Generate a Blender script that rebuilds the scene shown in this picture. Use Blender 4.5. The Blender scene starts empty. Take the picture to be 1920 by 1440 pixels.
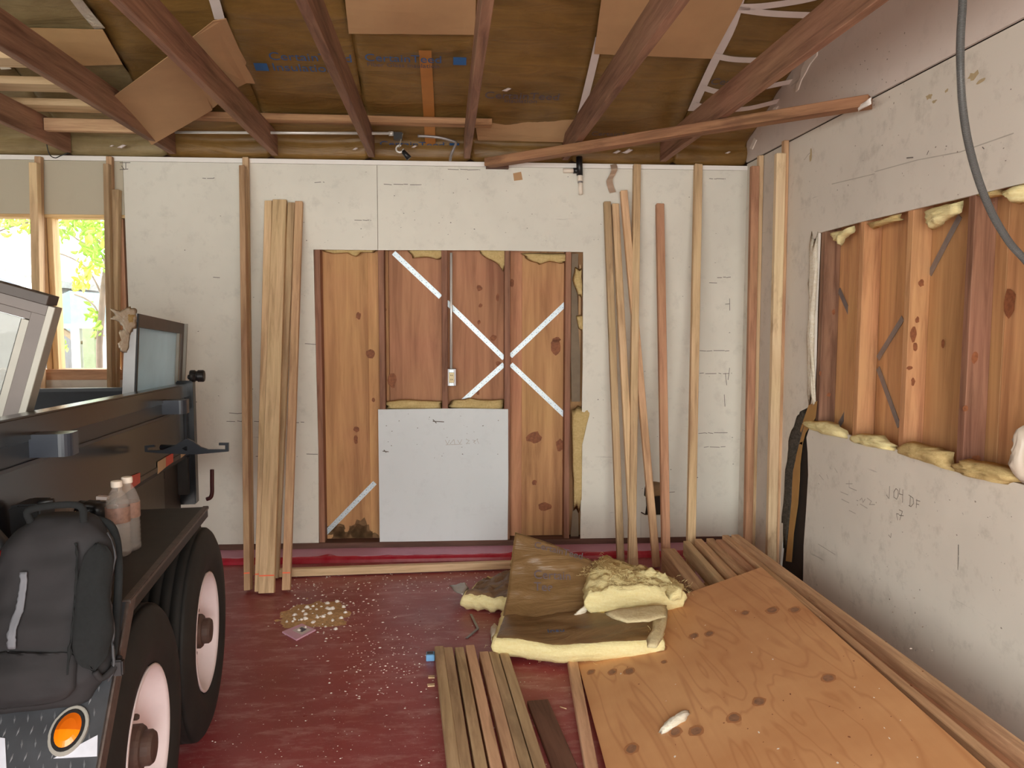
import bpy, bmesh, math, random
from mathutils import Vector, Matrix, noise as mnoise
random.seed(7)
S = bpy.context.scene
COL = S.collection
PI = math.pi

# ------------------------------------------------------------------ camera
F_PX = 1442.0
VPX, VPY, CAM_Z, ROLL = 835.0, 602.0, 1.53, -0.005
_d = Vector((VPX - 960, VPY - 720, F_PX)).normalized()          # world +Y seen from the camera (x right, y down, z forward)
_u = Vector((math.sin(ROLL), -math.cos(ROLL), 0)); _u = (_u - _d * _u.dot(_d)).normalized()
_x = _d.cross(_u)
CAM = Vector((0, 0, CAM_Z))
def _w(c):                                                       # camera direction -> world direction
    return Vector((_x.dot(c), _d.dot(c), _u.dot(c)))
right, down, fwd = _w(Vector((1, 0, 0))), _w(Vector((0, 1, 0))), _w(Vector((0, 0, 1)))
cam_data = bpy.data.cameras.new('camera'); cam = bpy.data.objects.new('camera', cam_data); COL.objects.link(cam)
cam_data.sensor_width = 36; cam_data.lens = 36 * F_PX / 1920; cam_data.clip_start = 0.02; cam_data.clip_end = 200
R = Matrix((right, -down, -fwd)).transposed().to_4x4()
cam.matrix_world = Matrix.Translation(CAM) @ R
S.camera = cam

# ------------------------------------------------------------------ light and exposure
world = bpy.data.worlds.new('sky'); S.world = world; world.use_nodes = True
bg = world.node_tree.nodes['Background']
bg.inputs['Color'].default_value = (0.97, 0.98, 0.96, 1); bg.inputs['Strength'].default_value = 5.0
def area(name, loc, target, sx, sy, power, col):
    l = bpy.data.lights.new(name, 'AREA'); l.shape = 'RECTANGLE'; l.size = sx; l.size_y = sy; l.energy = power; l.color = col
    o = bpy.data.objects.new(name, l); COL.objects.link(o); o.location = loc
    o.rotation_euler = (Vector(target) - Vector(loc)).to_track_quat('-Z', 'Y').to_euler()
    return o
# daylight coming in through the wide open garage door behind the camera
area('door_daylight', (-1.0, -1.35, 1.25), (-0.6, 4.0, 1.6), 4.4, 2.1, 135, (1.0, 0.98, 0.90))
S.view_settings.view_transform = 'Standard'; S.view_settings.look = 'None'
S.view_settings.gamma = 1.0; S.view_settings.use_curve_mapping = False
S.view_settings.exposure = 0.3
S.cycles.max_bounces = 10; S.cycles.diffuse_bounces = 6; S.cycles.glossy_bounces = 4; S.cycles.transmission_bounces = 8
S.cycles.transparent_max_bounces = 12; S.cycles.caustics_reflective = False; S.cycles.caustics_refractive = False

# ------------------------------------------------------------------ picture measurement -> point on a surface of the room
def ray(px, py): return _w(Vector((px - 960, py - 720, F_PX)))
def at_y(px, py, Y): r = ray(px, py); return CAM + r * (Y / r.y)
def at_x(px, py, X): r = ray(px, py); return CAM + r * (X / r.x)
def at_z(px, py, Z): r = ray(px, py); return CAM + r * ((Z - CAM_Z) / r.z)
WS, WY = -0.0215, 5.0                                            # the back wall: Y = WY + WS * X
def at_wall(px, py, off=0.0): r = ray(px, py); return CAM + r * ((WY - off) / (r.y - WS * r.x))
RZ, RK, RY = 2.68, 0.378, 4.99                                   # underside of the roof insulation
RIDGE = 1.9
def roof_z(Y): return RZ + RK * (RY - Y)
def at_roof(px, py, dz=0.0):
    r = ray(px, py); return CAM + r * ((RZ + dz + RK * RY - CAM_Z) / (r.z + RK * r.y))

# ------------------------------------------------------------------ materials
MATS = {}
def new_mat(name):
    m = bpy.data.materials.new(name); m.use_nodes = True
    nt = m.node_tree; b = nt.nodes['Principled BSDF']
    return m, nt, b
def N(nt, t, **kw):
    n = nt.nodes.new(t)
    for k, v in kw.items(): setattr(n, k, v)
    return n
def rgba(c): return (c[0], c[1], c[2], 1)
def srgb(r, g, b):
    f = lambda v: (v / 255 / 12.92) if v / 255 <= 0.04045 else ((v / 255 + 0.055) / 1.055) ** 2.4
    return (f(r), f(g), f(b))
def ramp(nt, stops, fac):
    r = N(nt, 'ShaderNodeValToRGB'); e = r.color_ramp.elements
    while len(e) < len(stops): e.new(0.5)
    for i, (p, c) in enumerate(stops): e[i].position = p; e[i].color = rgba(c) if len(c) == 3 else c
    nt.links.new(fac, r.inputs['Fac']); return r.outputs['Color']
def mixc(nt, fac, a, b, mode='MIX'):
    n = N(nt, 'ShaderNodeMix', data_type='RGBA', blend_type=mode)
    for sock, v in ((n.inputs[0], fac), (n.inputs[6], a), (n.inputs[7], b)):
        if hasattr(v, 'is_linked'): nt.links.new(v, sock)
        elif isinstance(v, (int, float)): sock.default_value = v
        else: sock.default_value = rgba(v)
    return n.outputs[2]
def math_(nt, op, a, b=None, clamp=False):
    n = N(nt, 'ShaderNodeMath', operation=op); n.use_clamp = clamp
    for i, v in enumerate((a, b)):
        if v is None: continue
        if hasattr(v, 'is_linked'): nt.links.new(v, n.inputs[i])
        else: n.inputs[i].default_value = v
    return n.outputs[0]
def coords(nt, scale=(1, 1, 1), rand=True):
    tc = N(nt, 'ShaderNodeTexCoord'); mp = N(nt, 'ShaderNodeMapping'); mp.inputs['Scale'].default_value = scale
    src = tc.outputs['Object']
    if rand:
        oi = N(nt, 'ShaderNodeObjectInfo'); va = N(nt, 'ShaderNodeVectorMath', operation='ADD')
        cm = N(nt, 'ShaderNodeCombineXYZ')
        m1 = math_(nt, 'MULTIPLY', oi.outputs['Random'], 17.3); m2 = math_(nt, 'MULTIPLY', oi.outputs['Random'], 41.7)
        nt.links.new(m1, cm.inputs[0]); nt.links.new(m2, cm.inputs[1]); nt.links.new(m1, cm.inputs[2])
        nt.links.new(src, va.inputs[0]); nt.links.new(cm.outputs[0], va.inputs[1]); src = va.outputs[0]
    nt.links.new(src, mp.inputs['Vector']); return mp.outputs['Vector']
def noise_n(nt, vec, scale, detail=4, rough=0.55, dist=0.0):
    n = N(nt, 'ShaderNodeTexNoise'); n.inputs['Scale'].default_value = scale; n.inputs['Detail'].default_value = detail
    n.inputs['Roughness'].default_value = rough; n.inputs['Distortion'].default_value = dist
    nt.links.new(vec, n.inputs['Vector']); return n.outputs['Fac']
def bump(nt, b, h, strength=0.3, dist=0.01):
    n = N(nt, 'ShaderNodeBump'); n.inputs['Strength'].default_value = strength; n.inputs['Distance'].default_value = dist
    nt.links.new(h, n.inputs['Height']); nt.links.new(n.outputs[0], b.inputs['Normal'])
def plain(name, col, rough=0.6, metal=0.0, var=0.12, nscale=12, bumpy=0.0, spec=0.5):
    if name in MATS: return MATS[name]
    m, nt, b = new_mat(name); v = coords(nt)
    f = noise_n(nt, v, nscale)
    c = ramp(nt, [(0.25, [x * (1 - var) for x in col]), (0.75, [min(1, x * (1 + var)) for x in col])], f)
    nt.links.new(c, b.inputs['Base Color']); b.inputs['Roughness'].default_value = rough; b.inputs['Metallic'].default_value = metal
    b.inputs['Specular IOR Level'].default_value = spec
    if bumpy: bump(nt, b, f, bumpy)
    MATS[name] = m; return m
def wood(name, light, dark, knot=None, knots=0.35, stain=None, stain_amt=0.0, rough=0.72, grain=1.0, sat=0.86):
    """grain runs along local Z"""
    if name in MATS: return MATS[name]
    m, nt, b = new_mat(name); v = coords(nt, (1, 1, 0.07)); v0 = coords(nt, (1, 1, 1)); vk = coords(nt, (1, 1, 0.42))
    g = noise_n(nt, v, 38 * grain, 6, 0.65, 0.6); g2 = noise_n(nt, v0, 2.2, 3)
    big = noise_n(nt, v, 9 * grain, 3, 0.5, 1.2)
    f = math_(nt, 'ADD', math_(nt, 'MULTIPLY', g, 0.55), math_(nt, 'MULTIPLY', big, 0.45))
    c = ramp(nt, [(0.36, [x * 0.82 for x in dark]), (0.5, [(a + e) / 2 for a, e in zip(light, dark)]), (0.62, light)], f)
    vor = N(nt, 'ShaderNodeTexVoronoi'); vor.inputs['Scale'].default_value = 4.2; nt.links.new(vk, vor.inputs['Vector'])
    kn = math_(nt, 'LESS_THAN', vor.outputs['Distance'], 0.045 * (1 if knots else 0))
    sel = N(nt, 'ShaderNodeSeparateColor'); nt.links.new(vor.outputs['Color'], sel.inputs[0])
    kk = math_(nt, 'MULTIPLY', kn, math_(nt, 'LESS_THAN', sel.outputs[0], knots))
    c = mixc(nt, math_(nt, 'MULTIPLY', kk, 0.8), c, knot or [x * 0.3 for x in dark])
    if stain:
        sn = ramp(nt, [(0.55, (0, 0, 0)), (0.7, (1, 1, 1))], noise_n(nt, vk, 5, 5, 0.65))
        c = mixc(nt, math_(nt, 'MULTIPLY', sn, stain_amt), c, stain)
    oi = N(nt, 'ShaderNodeObjectInfo')
    hv = N(nt, 'ShaderNodeHueSaturation'); nt.links.new(c, hv.inputs['Color'])
    hv.inputs['Saturation'].default_value = sat
    nt.links.new(math_(nt, 'ADD', math_(nt, 'MULTIPLY', oi.outputs['Random'], 0.3), 0.85), hv.inputs['Value'])
    nt.links.new(math_(nt, 'ADD', math_(nt, 'MULTIPLY', g2, 0.03), 0.485), hv.inputs['Hue'])
    nt.links.new(hv.outputs[0], b.inputs['Base Color'])
    b.inputs['Roughness'].default_value = rough; b.inputs['Specular IOR Level'].default_value = 0.3
    bump(nt, b, f, 0.12, 0.004)
    MATS[name] = m; return m

PINE = wood('pine_lumber', srgb(224, 190, 138), srgb(182, 142, 94))
FIR = wood('fir_lumber', srgb(216, 174, 124), srgb(172, 124, 80))
REDFIR = wood('red_fir_lumber', srgb(204, 148, 104), srgb(164, 108, 70))
PALE = wood('pale_lumber', srgb(232, 200, 152), srgb(205, 165, 112), stain=srgb(120, 85, 50), stain_amt=0.0)
MOTTLED = wood('mottled_lumber', srgb(232, 204, 156), srgb(200, 160, 110), stain=srgb(140, 96, 52), stain_amt=0.85)
GREYW = wood('weathered_lumber', srgb(200, 168, 120), srgb(156, 122, 80), stain=srgb(110, 85, 58), stain_amt=0.4)
PINKW = wood('pinkish_lumber', srgb(212, 166, 122), srgb(176, 128, 88))
JOIST = wood('old_joist', srgb(162, 116, 84), srgb(116, 76, 52), knots=0.1)
REDSTUD = wood('old_red_stud', srgb(164, 110, 78), srgb(120, 74, 50))
ORSTUD = wood('orange_stud', srgb(214, 154, 88), srgb(174, 112, 56))
SHEATH = wood('sheathing_amber', srgb(214, 156, 86), srgb(176, 116, 54), grain=0.5, knots=0.0)
SHEATHR = wood('sheathing_red', srgb(208, 142, 90), srgb(168, 104, 60), grain=0.45, knots=0.0)
PLYTOP = wood('plywood_face', srgb(226, 166, 112), srgb(190, 124, 76), grain=0.3, knots=0.0, rough=0.6)
DARKW = wood('dark_board', srgb(112, 72, 52), srgb(84, 50, 36), knots=0.1)
SILLW = wood('sill_plate_wood', srgb(120, 82, 66), srgb(92, 58, 46), knots=0.0)
BRIGHTW = wood('daylit_framing', srgb(238, 204, 138), srgb(216, 170, 100), knots=0.0)  # framing by the window: its yellow daylight put into the wood colour
KNOT = plain('knot_brown', srgb(138, 84, 52), 0.7, var=0.35, nscale=60)
KNOTD = plain('knot_grey', srgb(146, 106, 80), 0.7, var=0.3, nscale=60)
KNOTRIM = plain('knot_rim', srgb(176, 120, 78), 0.7, var=0.2, nscale=40)

def drywall(name, base, smudge=0.5, tint=None):
    m, nt, b = new_mat(name); v = coords(nt, rand=False)
    big = noise_n(nt, v, 1.3, 4, 0.6); fine = noise_n(nt, v, 9, 8, 0.72)
    c = mixc(nt, math_(nt, 'MULTIPLY', ramp(nt, [(0.42, (0, 0, 0)), (0.62, (1, 1, 1))], big), 0.42 * smudge), base, [x * 0.74 for x in base])
    c = mixc(nt, math_(nt, 'MULTIPLY', ramp(nt, [(0.53, (0, 0, 0)), (0.72, (1, 1, 1))], fine), 0.42 * smudge), c, tint or [x * 0.5 for x in base])
    # horizontal scuffs and small specks
    vs = coords(nt, (2.2, 2.2, 34), rand=False)
    sc = noise_n(nt, vs, 1.0, 5, 0.6); ms = noise_n(nt, v, 3.0, 2)
    s = math_(nt, 'MULTIPLY', ramp(nt, [(0.665, (0, 0, 0)), (0.70, (1, 1, 1))], sc), ramp(nt, [(0.5, (0, 0, 0)), (0.62, (1, 1, 1))], ms))
    c = mixc(nt, math_(nt, 'MULTIPLY', s, 0.55 * smudge), c, [x * 0.33 for x in base])
    sp = noise_n(nt, v, 42, 3, 0.6)
    c = mixc(nt, math_(nt, 'MULTIPLY', ramp(nt, [(0.72, (0, 0, 0)), (0.76, (1, 1, 1))], sp), 0.6 * smudge), c, [x * 0.3 for x in base])
    nt.links.new(c, b.inputs['Base Color']); b.inputs['Roughness'].default_value = 0.85; b.inputs['Specular IOR Level'].default_value = 0.25
    bump(nt, b, fine, 0.08, 0.004); MATS[name] = m; return m
WALLW = drywall('drywall_back', srgb(230, 228, 217), 0.75)
WALLR = drywall('drywall_right', srgb(226, 221, 210), 0.8, srgb(140, 136, 122))
GABLE = drywall('drywall_gable', srgb(222, 211, 203), 0.45)
PATCH = drywall('drywall_patch', srgb(224, 231, 234), 0.35)
GREYDW = drywall('drywall_grey_beige', srgb(196, 188, 168), 0.2)
STRIP = drywall('drywall_bright_white', srgb(246, 243, 238), 0.25)

def floor_mat():
    m, nt, b = new_mat('red_painted_concrete'); v = coords(nt, rand=False)
    big = noise_n(nt, v, 1.1, 4, 0.6); mid = noise_n(nt, v, 5, 7, 0.7); sp = noise_n(nt, v, 55, 4, 0.7); sm = noise_n(nt, v, 1.7, 3)
    c = ramp(nt, [(0.3, srgb(134, 52, 54)), (0.55, srgb(154, 66, 68)), (0.75, srgb(178, 104, 104))], big)
    c = mixc(nt, math_(nt, 'MULTIPLY', ramp(nt, [(0.5, (0, 0, 0)), (0.75, (1, 1, 1))], mid), 0.35), c, srgb(176, 110, 112))
    spk = math_(nt, 'MULTIPLY', ramp(nt, [(0.665, (0, 0, 0)), (0.70, (1, 1, 1))], sp), ramp(nt, [(0.42, (0, 0, 0)), (0.62, (1, 1, 1))], sm))
    c = mixc(nt, spk, c, srgb(225, 205, 200))
    vst = coords(nt, (3.0, 9.0, 1), rand=False); smear = noise_n(nt, vst, 1.6, 8, 0.75)
    c = mixc(nt, math_(nt, 'MULTIPLY', ramp(nt, [(0.5, (0, 0, 0)), (0.72, (1, 1, 1))], smear), 0.75), c, srgb(196, 150, 146))
    sp2 = noise_n(nt, v, 120, 3, 0.6); c = mixc(nt, ramp(nt, [(0.68, (0, 0, 0)), (0.72, (0.8, 0.8, 0.8))], sp2), c, srgb(230, 205, 200))
    nt.links.new(c, b.inputs['Base Color'])
    r = ramp(nt, [(0.3, (0.26, 0.26, 0.26)), (0.7, (0.5, 0.5, 0.5))], mid); nt.links.new(r, b.inputs['Roughness'])
    bump(nt, b, mid, 0.05, 0.004); return m
FLOOR = floor_mat()
def curb_mat():
    m, nt, b = new_mat('pink_and_red_curb_paint'); v = coords(nt, rand=False)
    tc = N(nt, 'ShaderNodeTexCoord'); sx = N(nt, 'ShaderNodeSeparateXYZ'); nt.links.new(tc.outputs['Object'], sx.inputs[0])
    vw = coords(nt, (3.2, 0.01, 0.01), rand=False); wv = noise_n(nt, vw, 1.0, 2)
    edge = math_(nt, 'ADD', 0.0345, math_(nt, 'MULTIPLY', math_(nt, 'SUBTRACT', wv, 0.5), 0.022))
    f = math_(nt, 'LESS_THAN', sx.outputs[2], edge)
    c = mixc(nt, f, srgb(204, 150, 172), srgb(176, 20, 46))
    c = mixc(nt, 0.12, c, ramp(nt, [(0.3, srgb(110, 30, 45)), (0.7, srgb(205, 140, 150))], noise_n(nt, v, 14)))
    nt.links.new(c, b.inputs['Base Color']); r = mixc(nt, f, (0.6, 0.6, 0.6), (0.25, 0.25, 0.25)); nt.links.new(r, b.inputs['Roughness'])
    return m
CURB = curb_mat()
def kraft(name, a, c_, rough=0.45, bmp=0.5):
    m, nt, b = new_mat(name); v = coords(nt); vs = coords(nt, (1.2, 6, 6))
    n1 = noise_n(nt, v, 3.0, 6, 0.65); n2 = noise_n(nt, vs, 2.4, 5, 0.6, 0.8)
    f = math_(nt, 'ADD', math_(nt, 'MULTIPLY', n1, 0.5), math_(nt, 'MULTIPLY', n2, 0.5))
    c = ramp(nt, [(0.32, c_), (0.66, a)], f); nt.links.new(c, b.inputs['Base Color'])
    b.inputs['Roughness'].default_value = rough; b.inputs['Specular IOR Level'].default_value = 0.4
    bump(nt, b, n2, bmp, 0.02); MATS[name] = m; return m
KRAFT = kraft('roof_kraft_facing', srgb(146, 112, 62), srgb(104, 76, 36))
KRAFTG = kraft('roof_kraft_grey', srgb(170, 152, 112), srgb(118, 98, 64))
KRAFTD = kraft('batt_kraft_facing', srgb(140, 110, 74), srgb(108, 82, 50), 0.36)
CARD = plain('cardboard', srgb(186, 148, 108), 0.85, var=0.08, nscale=5)
CARDL = plain('cardboard_pale', srgb(196, 158, 112), 0.85, var=0.1, nscale=5)
TAPEP = plain('paper_tape', srgb(222, 210, 206), 0.8, var=0.06)
FOIL = plain('foil_strip', srgb(235, 232, 222), 0.3, 0.7, var=0.12, nscale=40, bumpy=0.6)
def fibre(name, a, c_):
    m, nt, b = new_mat(name); v = coords(nt); vs = coords(nt, (1, 1, 4))
    n1 = noise_n(nt, vs, 16, 8, 0.75, 0.6); n2 = noise_n(nt, v, 90, 4, 0.7)
    c = ramp(nt, [(0.3, c_), (0.6, a)], math_(nt, 'ADD', math_(nt, 'MULTIPLY', n1, 0.5), math_(nt, 'MULTIPLY', n2, 0.5)))
    nt.links.new(c, b.inputs['Base Color']); b.inputs['Roughness'].default_value = 1.0; b.inputs['Specular IOR Level'].default_value = 0.05
    bump(nt, b, n1, 0.8, 0.012); MATS[name] = m; return m
YELLOW = fibre('yellow_fibreglass', srgb(252, 240, 186), srgb(240, 220, 150))
TAN = fibre('tan_fibreglass', srgb(226, 202, 146), srgb(196, 166, 108))
WHITEF = fibre('white_fibreglass', srgb(246, 240, 224), srgb(226, 212, 180))
BLACKF = fibre('sooty_fibreglass', srgb(105, 100, 92), srgb(36, 36, 36))
STEEL = plain('galvanised_steel', srgb(206, 219, 226), 0.42, 0.3, var=0.12, nscale=50)
GALV = plain('dull_galvanised', srgb(150, 146, 146), 0.45, 0.6, var=0.15, nscale=30)
EMT = plain('conduit_steel', srgb(226, 226, 222), 0.3, 0.35, var=0.06)
FLEXM = plain('flex_conduit_grey', srgb(108, 108, 106), 0.5, 0.3, var=0.1)
BLACKP = plain('black_plastic', (0.012, 0.012, 0.013), 0.4)
WHITEP = plain('white_plastic', srgb(238, 226, 210), 0.45, var=0.05)
IVORY = plain('ivory_plastic', srgb(225, 205, 150), 0.4, var=0.05)
TRBLK = plain('trailer_black_paint', (0.012, 0.0135, 0.017), 0.22, var=0.2, spec=0.6)
TRGREY = plain('trailer_grey_primer', (0.02, 0.023, 0.03), 0.35, var=0.2)
TRIN = plain('trailer_bed_paint', (0.008, 0.011, 0.018), 0.5, var=0.3)
FEND = plain('fender_dusty_black', (0.019, 0.015, 0.0125), 0.55, var=0.35, nscale=25)
RUBBER = plain('tyre_rubber', (0.0135, 0.012, 0.0105), 0.75, var=0.4, nscale=9, bumpy=0.15)
RIM = plain('white_wheel', srgb(236, 222, 224), 0.4, var=0.05)
HUB = plain('rusty_hub', srgb(84, 64, 56), 0.6, var=0.25, nscale=30)
AMBER = plain('amber_lens', srgb(244, 128, 10), 0.2, var=0.05)
AMBERD = plain('amber_lens_dark', srgb(196, 92, 12), 0.25, var=0.05)
REFR = plain('red_reflective_tape', srgb(214, 70, 52), 0.4)
REFW = plain('cream_reflective_tape', srgb(200, 168, 128), 0.4)
ALU = plain('window_aluminium', srgb(96, 86, 81), 0.5, 0.1, var=0.08)
ALUL = plain('window_aluminium_pale', srgb(150, 145, 134), 0.45, 0.1, var=0.08)
ALUD = plain('window_cap_dark', srgb(72, 64, 60), 0.6, var=0.1)
NYLON = plain('charcoal_nylon', (0.017, 0.0155, 0.017), 0.85, var=0.35, nscale=10, bumpy=0.25)
NYLOND = plain('black_mesh_fabric', (0.007, 0.0085, 0.009), 0.95, var=0.25, nscale=120)
WEBG = plain('grey_webbing', srgb(112, 114, 120), 0.8, var=0.08)
RED = plain('red_nylon', srgb(196, 10, 18), 0.6, var=0.08)
BLUEINK = plain('blue_print_ink', srgb(62, 92, 138), 0.6, var=0.25, nscale=30)
BLUEINKF = plain('faded_print_ink', srgb(96, 86, 92), 0.6, var=0.25, nscale=30)
BLUESQ = plain('blue_print_square', srgb(44, 98, 158), 0.6, var=0.1)
PENCIL = plain('pencil_marks', srgb(138, 130, 120), 0.9, var=0.2)
PENCILF = plain('faint_pencil_marks', srgb(176, 169, 159), 0.9, var=0.15)
GRIME = plain('black_scuff', srgb(112, 106, 100), 0.9, var=0.3)
ORANGEP = plain('orange_chalk', srgb(250, 120, 84), 0.8, var=0.05)
PLASTER = plain('plaster_crumb', srgb(245, 238, 230), 0.9, var=0.05)
SAWD = plain('sawdust', srgb(200, 160, 112), 0.95, var=0.3, nscale=60, bumpy=0.6)
PINKC = plain('pink_packet', srgb(226, 178, 200), 0.5, var=0.05)
PRINTG = plain('packet_print', srgb(96, 96, 110), 0.6, var=0.1)
BLUEBOX = plain('light_blue_plastic', srgb(120, 178, 226), 0.5, var=0.05)
CAVITYD = plain('dark_cavity', srgb(46, 34, 24), 0.95, var=0.3)
MAROON = plain('maroon_rod', srgb(70, 22, 22), 0.5)
def glass(name, col, rough=0.02, alpha=None):
    m, nt, b = new_mat(name); b.inputs['Base Color'].default_value = rgba(col); b.inputs['Roughness'].default_value = rough
    b.inputs['Transmission Weight'].default_value = 1.0; b.inputs['IOR'].default_value = 1.45
    MATS[name] = m; return m
def pane_mat(name, tint, amt, rough=0.08):
    """clear pane mixed with an uneven tinted film"""
    m, nt, b = new_mat(name); v = coords(nt)
    b.inputs['Base Color'].default_value = rgba(tint); b.inputs['Roughness'].default_value = rough
    tr = N(nt, 'ShaderNodeBsdfTransparent'); mx = N(nt, 'ShaderNodeMixShader')
    f = ramp(nt, [(0.3, (amt * 0.7,) * 3), (0.7, (min(1, amt * 1.2),) * 3)], noise_n(nt, v, 5, 4))
    nt.links.new(f, mx.inputs[0]); nt.links.new(tr.outputs[0], mx.inputs[1]); nt.links.new(b.outputs[0], mx.inputs[2])
    nt.links.new(mx.outputs[0], nt.nodes['Material Output'].inputs[0]); return m
PANE1 = pane_mat('grey_reflection_pane', srgb(126, 126, 114), 0.72)  # grey-green tint carries the pane's dark reflection
def bright_pane(name, tint):
    m, nt, b = new_mat(name); v = coords(nt); b.inputs['Roughness'].default_value = 0.25
    c = ramp(nt, [(0.3, [x * 0.88 for x in tint]), (0.7, tint)], noise_n(nt, v, 4, 4)); nt.links.new(c, b.inputs['Base Color'])
    tl = N(nt, 'ShaderNodeBsdfTranslucent'); nt.links.new(c, tl.inputs[0]); mx = N(nt, 'ShaderNodeMixShader'); mx.inputs[0].default_value = 0.7
    nt.links.new(b.outputs[0], mx.inputs[1]); nt.links.new(tl.outputs[0], mx.inputs[2]); nt.links.new(mx.outputs[0], nt.nodes['Material Output'].inputs[0]); return m
PANE2 = bright_pane('bright_blue_pane', srgb(226, 240, 246))  # reflection and window backlight put into the pane's pale translucent colour
BOTTLE = pane_mat('clear_bottle_plastic', srgb(200, 190, 182), 0.3, 0.1)
LABEL = plain('bottle_label', srgb(150, 118, 104), 0.5, var=0.3, nscale=70)
LEAF = plain('leaf_green', (0.30, 0.55, 0.05), 0.6, var=0.45, nscale=5)
LEAFY = plain('leaf_yellow', (0.55, 0.60, 0.06), 0.6, var=0.3, nscale=5)
BARK = plain('bark', (0.22, 0.17, 0.13), 0.9, var=0.3)
FENCEW = wood('fence_grey', (0.22, 0.23, 0.24), (0.15, 0.16, 0.17), knots=0.0)
OUTW = plain('white_trim_paint', (0.8, 0.8, 0.8), 0.6)
POSTG = plain('greenish_post', (0.30, 0.36, 0.22), 0.8, var=0.2)
BEAMB = plain('brown_brace', (0.30, 0.23, 0.15), 0.8, var=0.2)
TEAL = plain('teal_siding', (0.20, 0.33, 0.34), 0.6)
GROUND = plain('yard_ground', (0.25, 0.24, 0.2), 0.9, var=0.3, nscale=3)
SHING = plain('roof_shingle', (0.3, 0.3, 0.29), 0.9, var=0.3, nscale=20)

# ------------------------------------------------------------------ mesh helpers
MW = {}                                                          # world matrices of parents
def link(name, me, mat, parent=None, M=None):
    o = bpy.data.objects.new(name, me); COL.objects.link(o)
    if mat is not None:
        for mm in (mat if isinstance(mat, (list, tuple)) else [mat]): me.materials.append(mm)
    M = M or Matrix.Identity(4)
    MW[o.name] = M
    if parent is not None:
        o.parent = parent; o.matrix_parent_inverse = MW[parent.name].inverted()
    o.matrix_basis = M
    return o
def empty(name, loc=(0, 0, 0), M=None, parent=None):
    o = bpy.data.objects.new(name, None); COL.objects.link(o); o.empty_display_size = 0.1
    M = M or Matrix.Translation(Vector(loc)); MW[o.name] = M
    if parent is not None: o.parent = parent; o.matrix_parent_inverse = MW[parent.name].inverted()
    o.matrix_basis = M; return o
def tag(o, label=None, cat=None, group=None, kind=None):
    if label: o['label'] = label
    if cat: o['category'] = cat
    if group: o['group'] = group
    if kind: o['kind'] = kind
    return o
def finish(bm, name, mat, parent=None, M=None, smooth=False):
    bmesh.ops.recalc_face_normals(bm, faces=bm.faces)
    me = bpy.data.meshes.new(name); bm.to_mesh(me); bm.free()
    if smooth:
        for p in me.polygons: p.use_smooth = True
    return link(name, me, mat, parent, M)
def b_box(bm, x0, x1, y0, y1, z0, z1, shear=0.0, mi=0):
    vs = [bm.verts.new((x, y, z - shear * y)) for x in (x0, x1) for y in (y0, y1) for z in (z0, z1)]
    for q in ((0, 1, 3, 2), (4, 6, 7, 5), (0, 4, 5, 1), (2, 3, 7, 6), (0, 2, 6, 4), (1, 5, 7, 3)):
        f = bm.faces.new([vs[i] for i in q]); f.material_index = mi
    return vs
def b_prism(bm, pts, depth, mi=0):
    """pts: 3D front polygon; depth: offset vector to the back"""
    d = Vector(depth); a = [bm.verts.new(p) for p in pts]; c = [bm.verts.new(Vector(p) + d) for p in pts]
    n = len(pts); fs = [bm.faces.new(a), bm.faces.new(list(reversed(c)))]
    for i in range(n): fs.append(bm.faces.new((a[i], c[i], c[(i + 1) % n], a[(i + 1) % n])))
    for f in fs: f.material_index = mi
def b_tube(bm, pts, r, seg=8, rib=0.0, step=None, cap=True, mi=0):
    pts = [Vector(p) for p in pts]
    rings = []; prev = None
    for i, p in enumerate(pts):
        t = (pts[min(i + 1, len(pts) - 1)] - pts[max(i - 1, 0)]).normalized()
        if prev is None:
            n = t.orthogonal().normalized()
        else:
            n = (prev - t * prev.dot(t)).normalized()
        prev = n; b = t.cross(n); rr = r[i] if isinstance(r, (list, tuple)) else r
        if rib and i % 4 > 1: rr *= (1 - rib)
        rings.append([bm.verts.new(p + (n * math.cos(2 * PI * k / seg) + b * math.sin(2 * PI * k / seg)) * rr) for k in range(seg)])
    for a, c in zip(rings, rings[1:]):
        for k in range(seg):
            f = bm.faces.new((a[k], a[(k + 1) % seg], c[(k + 1) % seg], c[k])); f.material_index = mi
    if cap: bm.faces.new(list(reversed(rings[0]))).material_index = mi; bm.faces.new(rings[-1]).material_index = mi
def spline(P, n):
    P = [Vector(p) for p in P]; out = []
    Q = [P[0] * 2 - P[1]] + P + [P[-1] * 2 - P[-2]]
    segs = len(P) - 1
    for k in range(n):
        t = k / (n - 1) * segs; i = min(int(t), segs - 1); u = t - i
        a, b, c, d = Q[i:i + 4]
        out.append(0.5 * ((2 * b) + (c - a) * u + (2 * a - 5 * b + 4 * c - d) * u * u + (3 * b - a - 3 * c + d) * u ** 3))
    return out
def b_lathe(bm, prof, seg=24, M=None, mi=0):
    """prof: (radius, height) about local Z"""
    M = M or Matrix.Identity(4); rings = []
    for r, h in prof:
        if r < 1e-6: rings.append([bm.verts.new(M @ Vector((0, 0, h)))])
        else: rings.append([bm.verts.new(M @ Vector((r * math.cos(2 * PI * k / seg), r * math.sin(2 * PI * k / seg), h))) for k in range(seg)])
    for a, c in zip(rings, rings[1:]):
        for k in range(seg):
            k2 = (k + 1) % seg
            if len(a) == 1 and len(c) == 1: continue
            vs = [a[0], c[k], c[k2]] if len(a) == 1 else ([a[k], a[k2], c[0]] if len(c) == 1 else [a[k], a[k2], c[k2], c[k]])
            f = bm.faces.new(vs); f.material_index = mi
def fbm(p, s=1.0): return mnoise.fractal(Vector(p) * s, 0.8, 2.1, 4)
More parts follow.
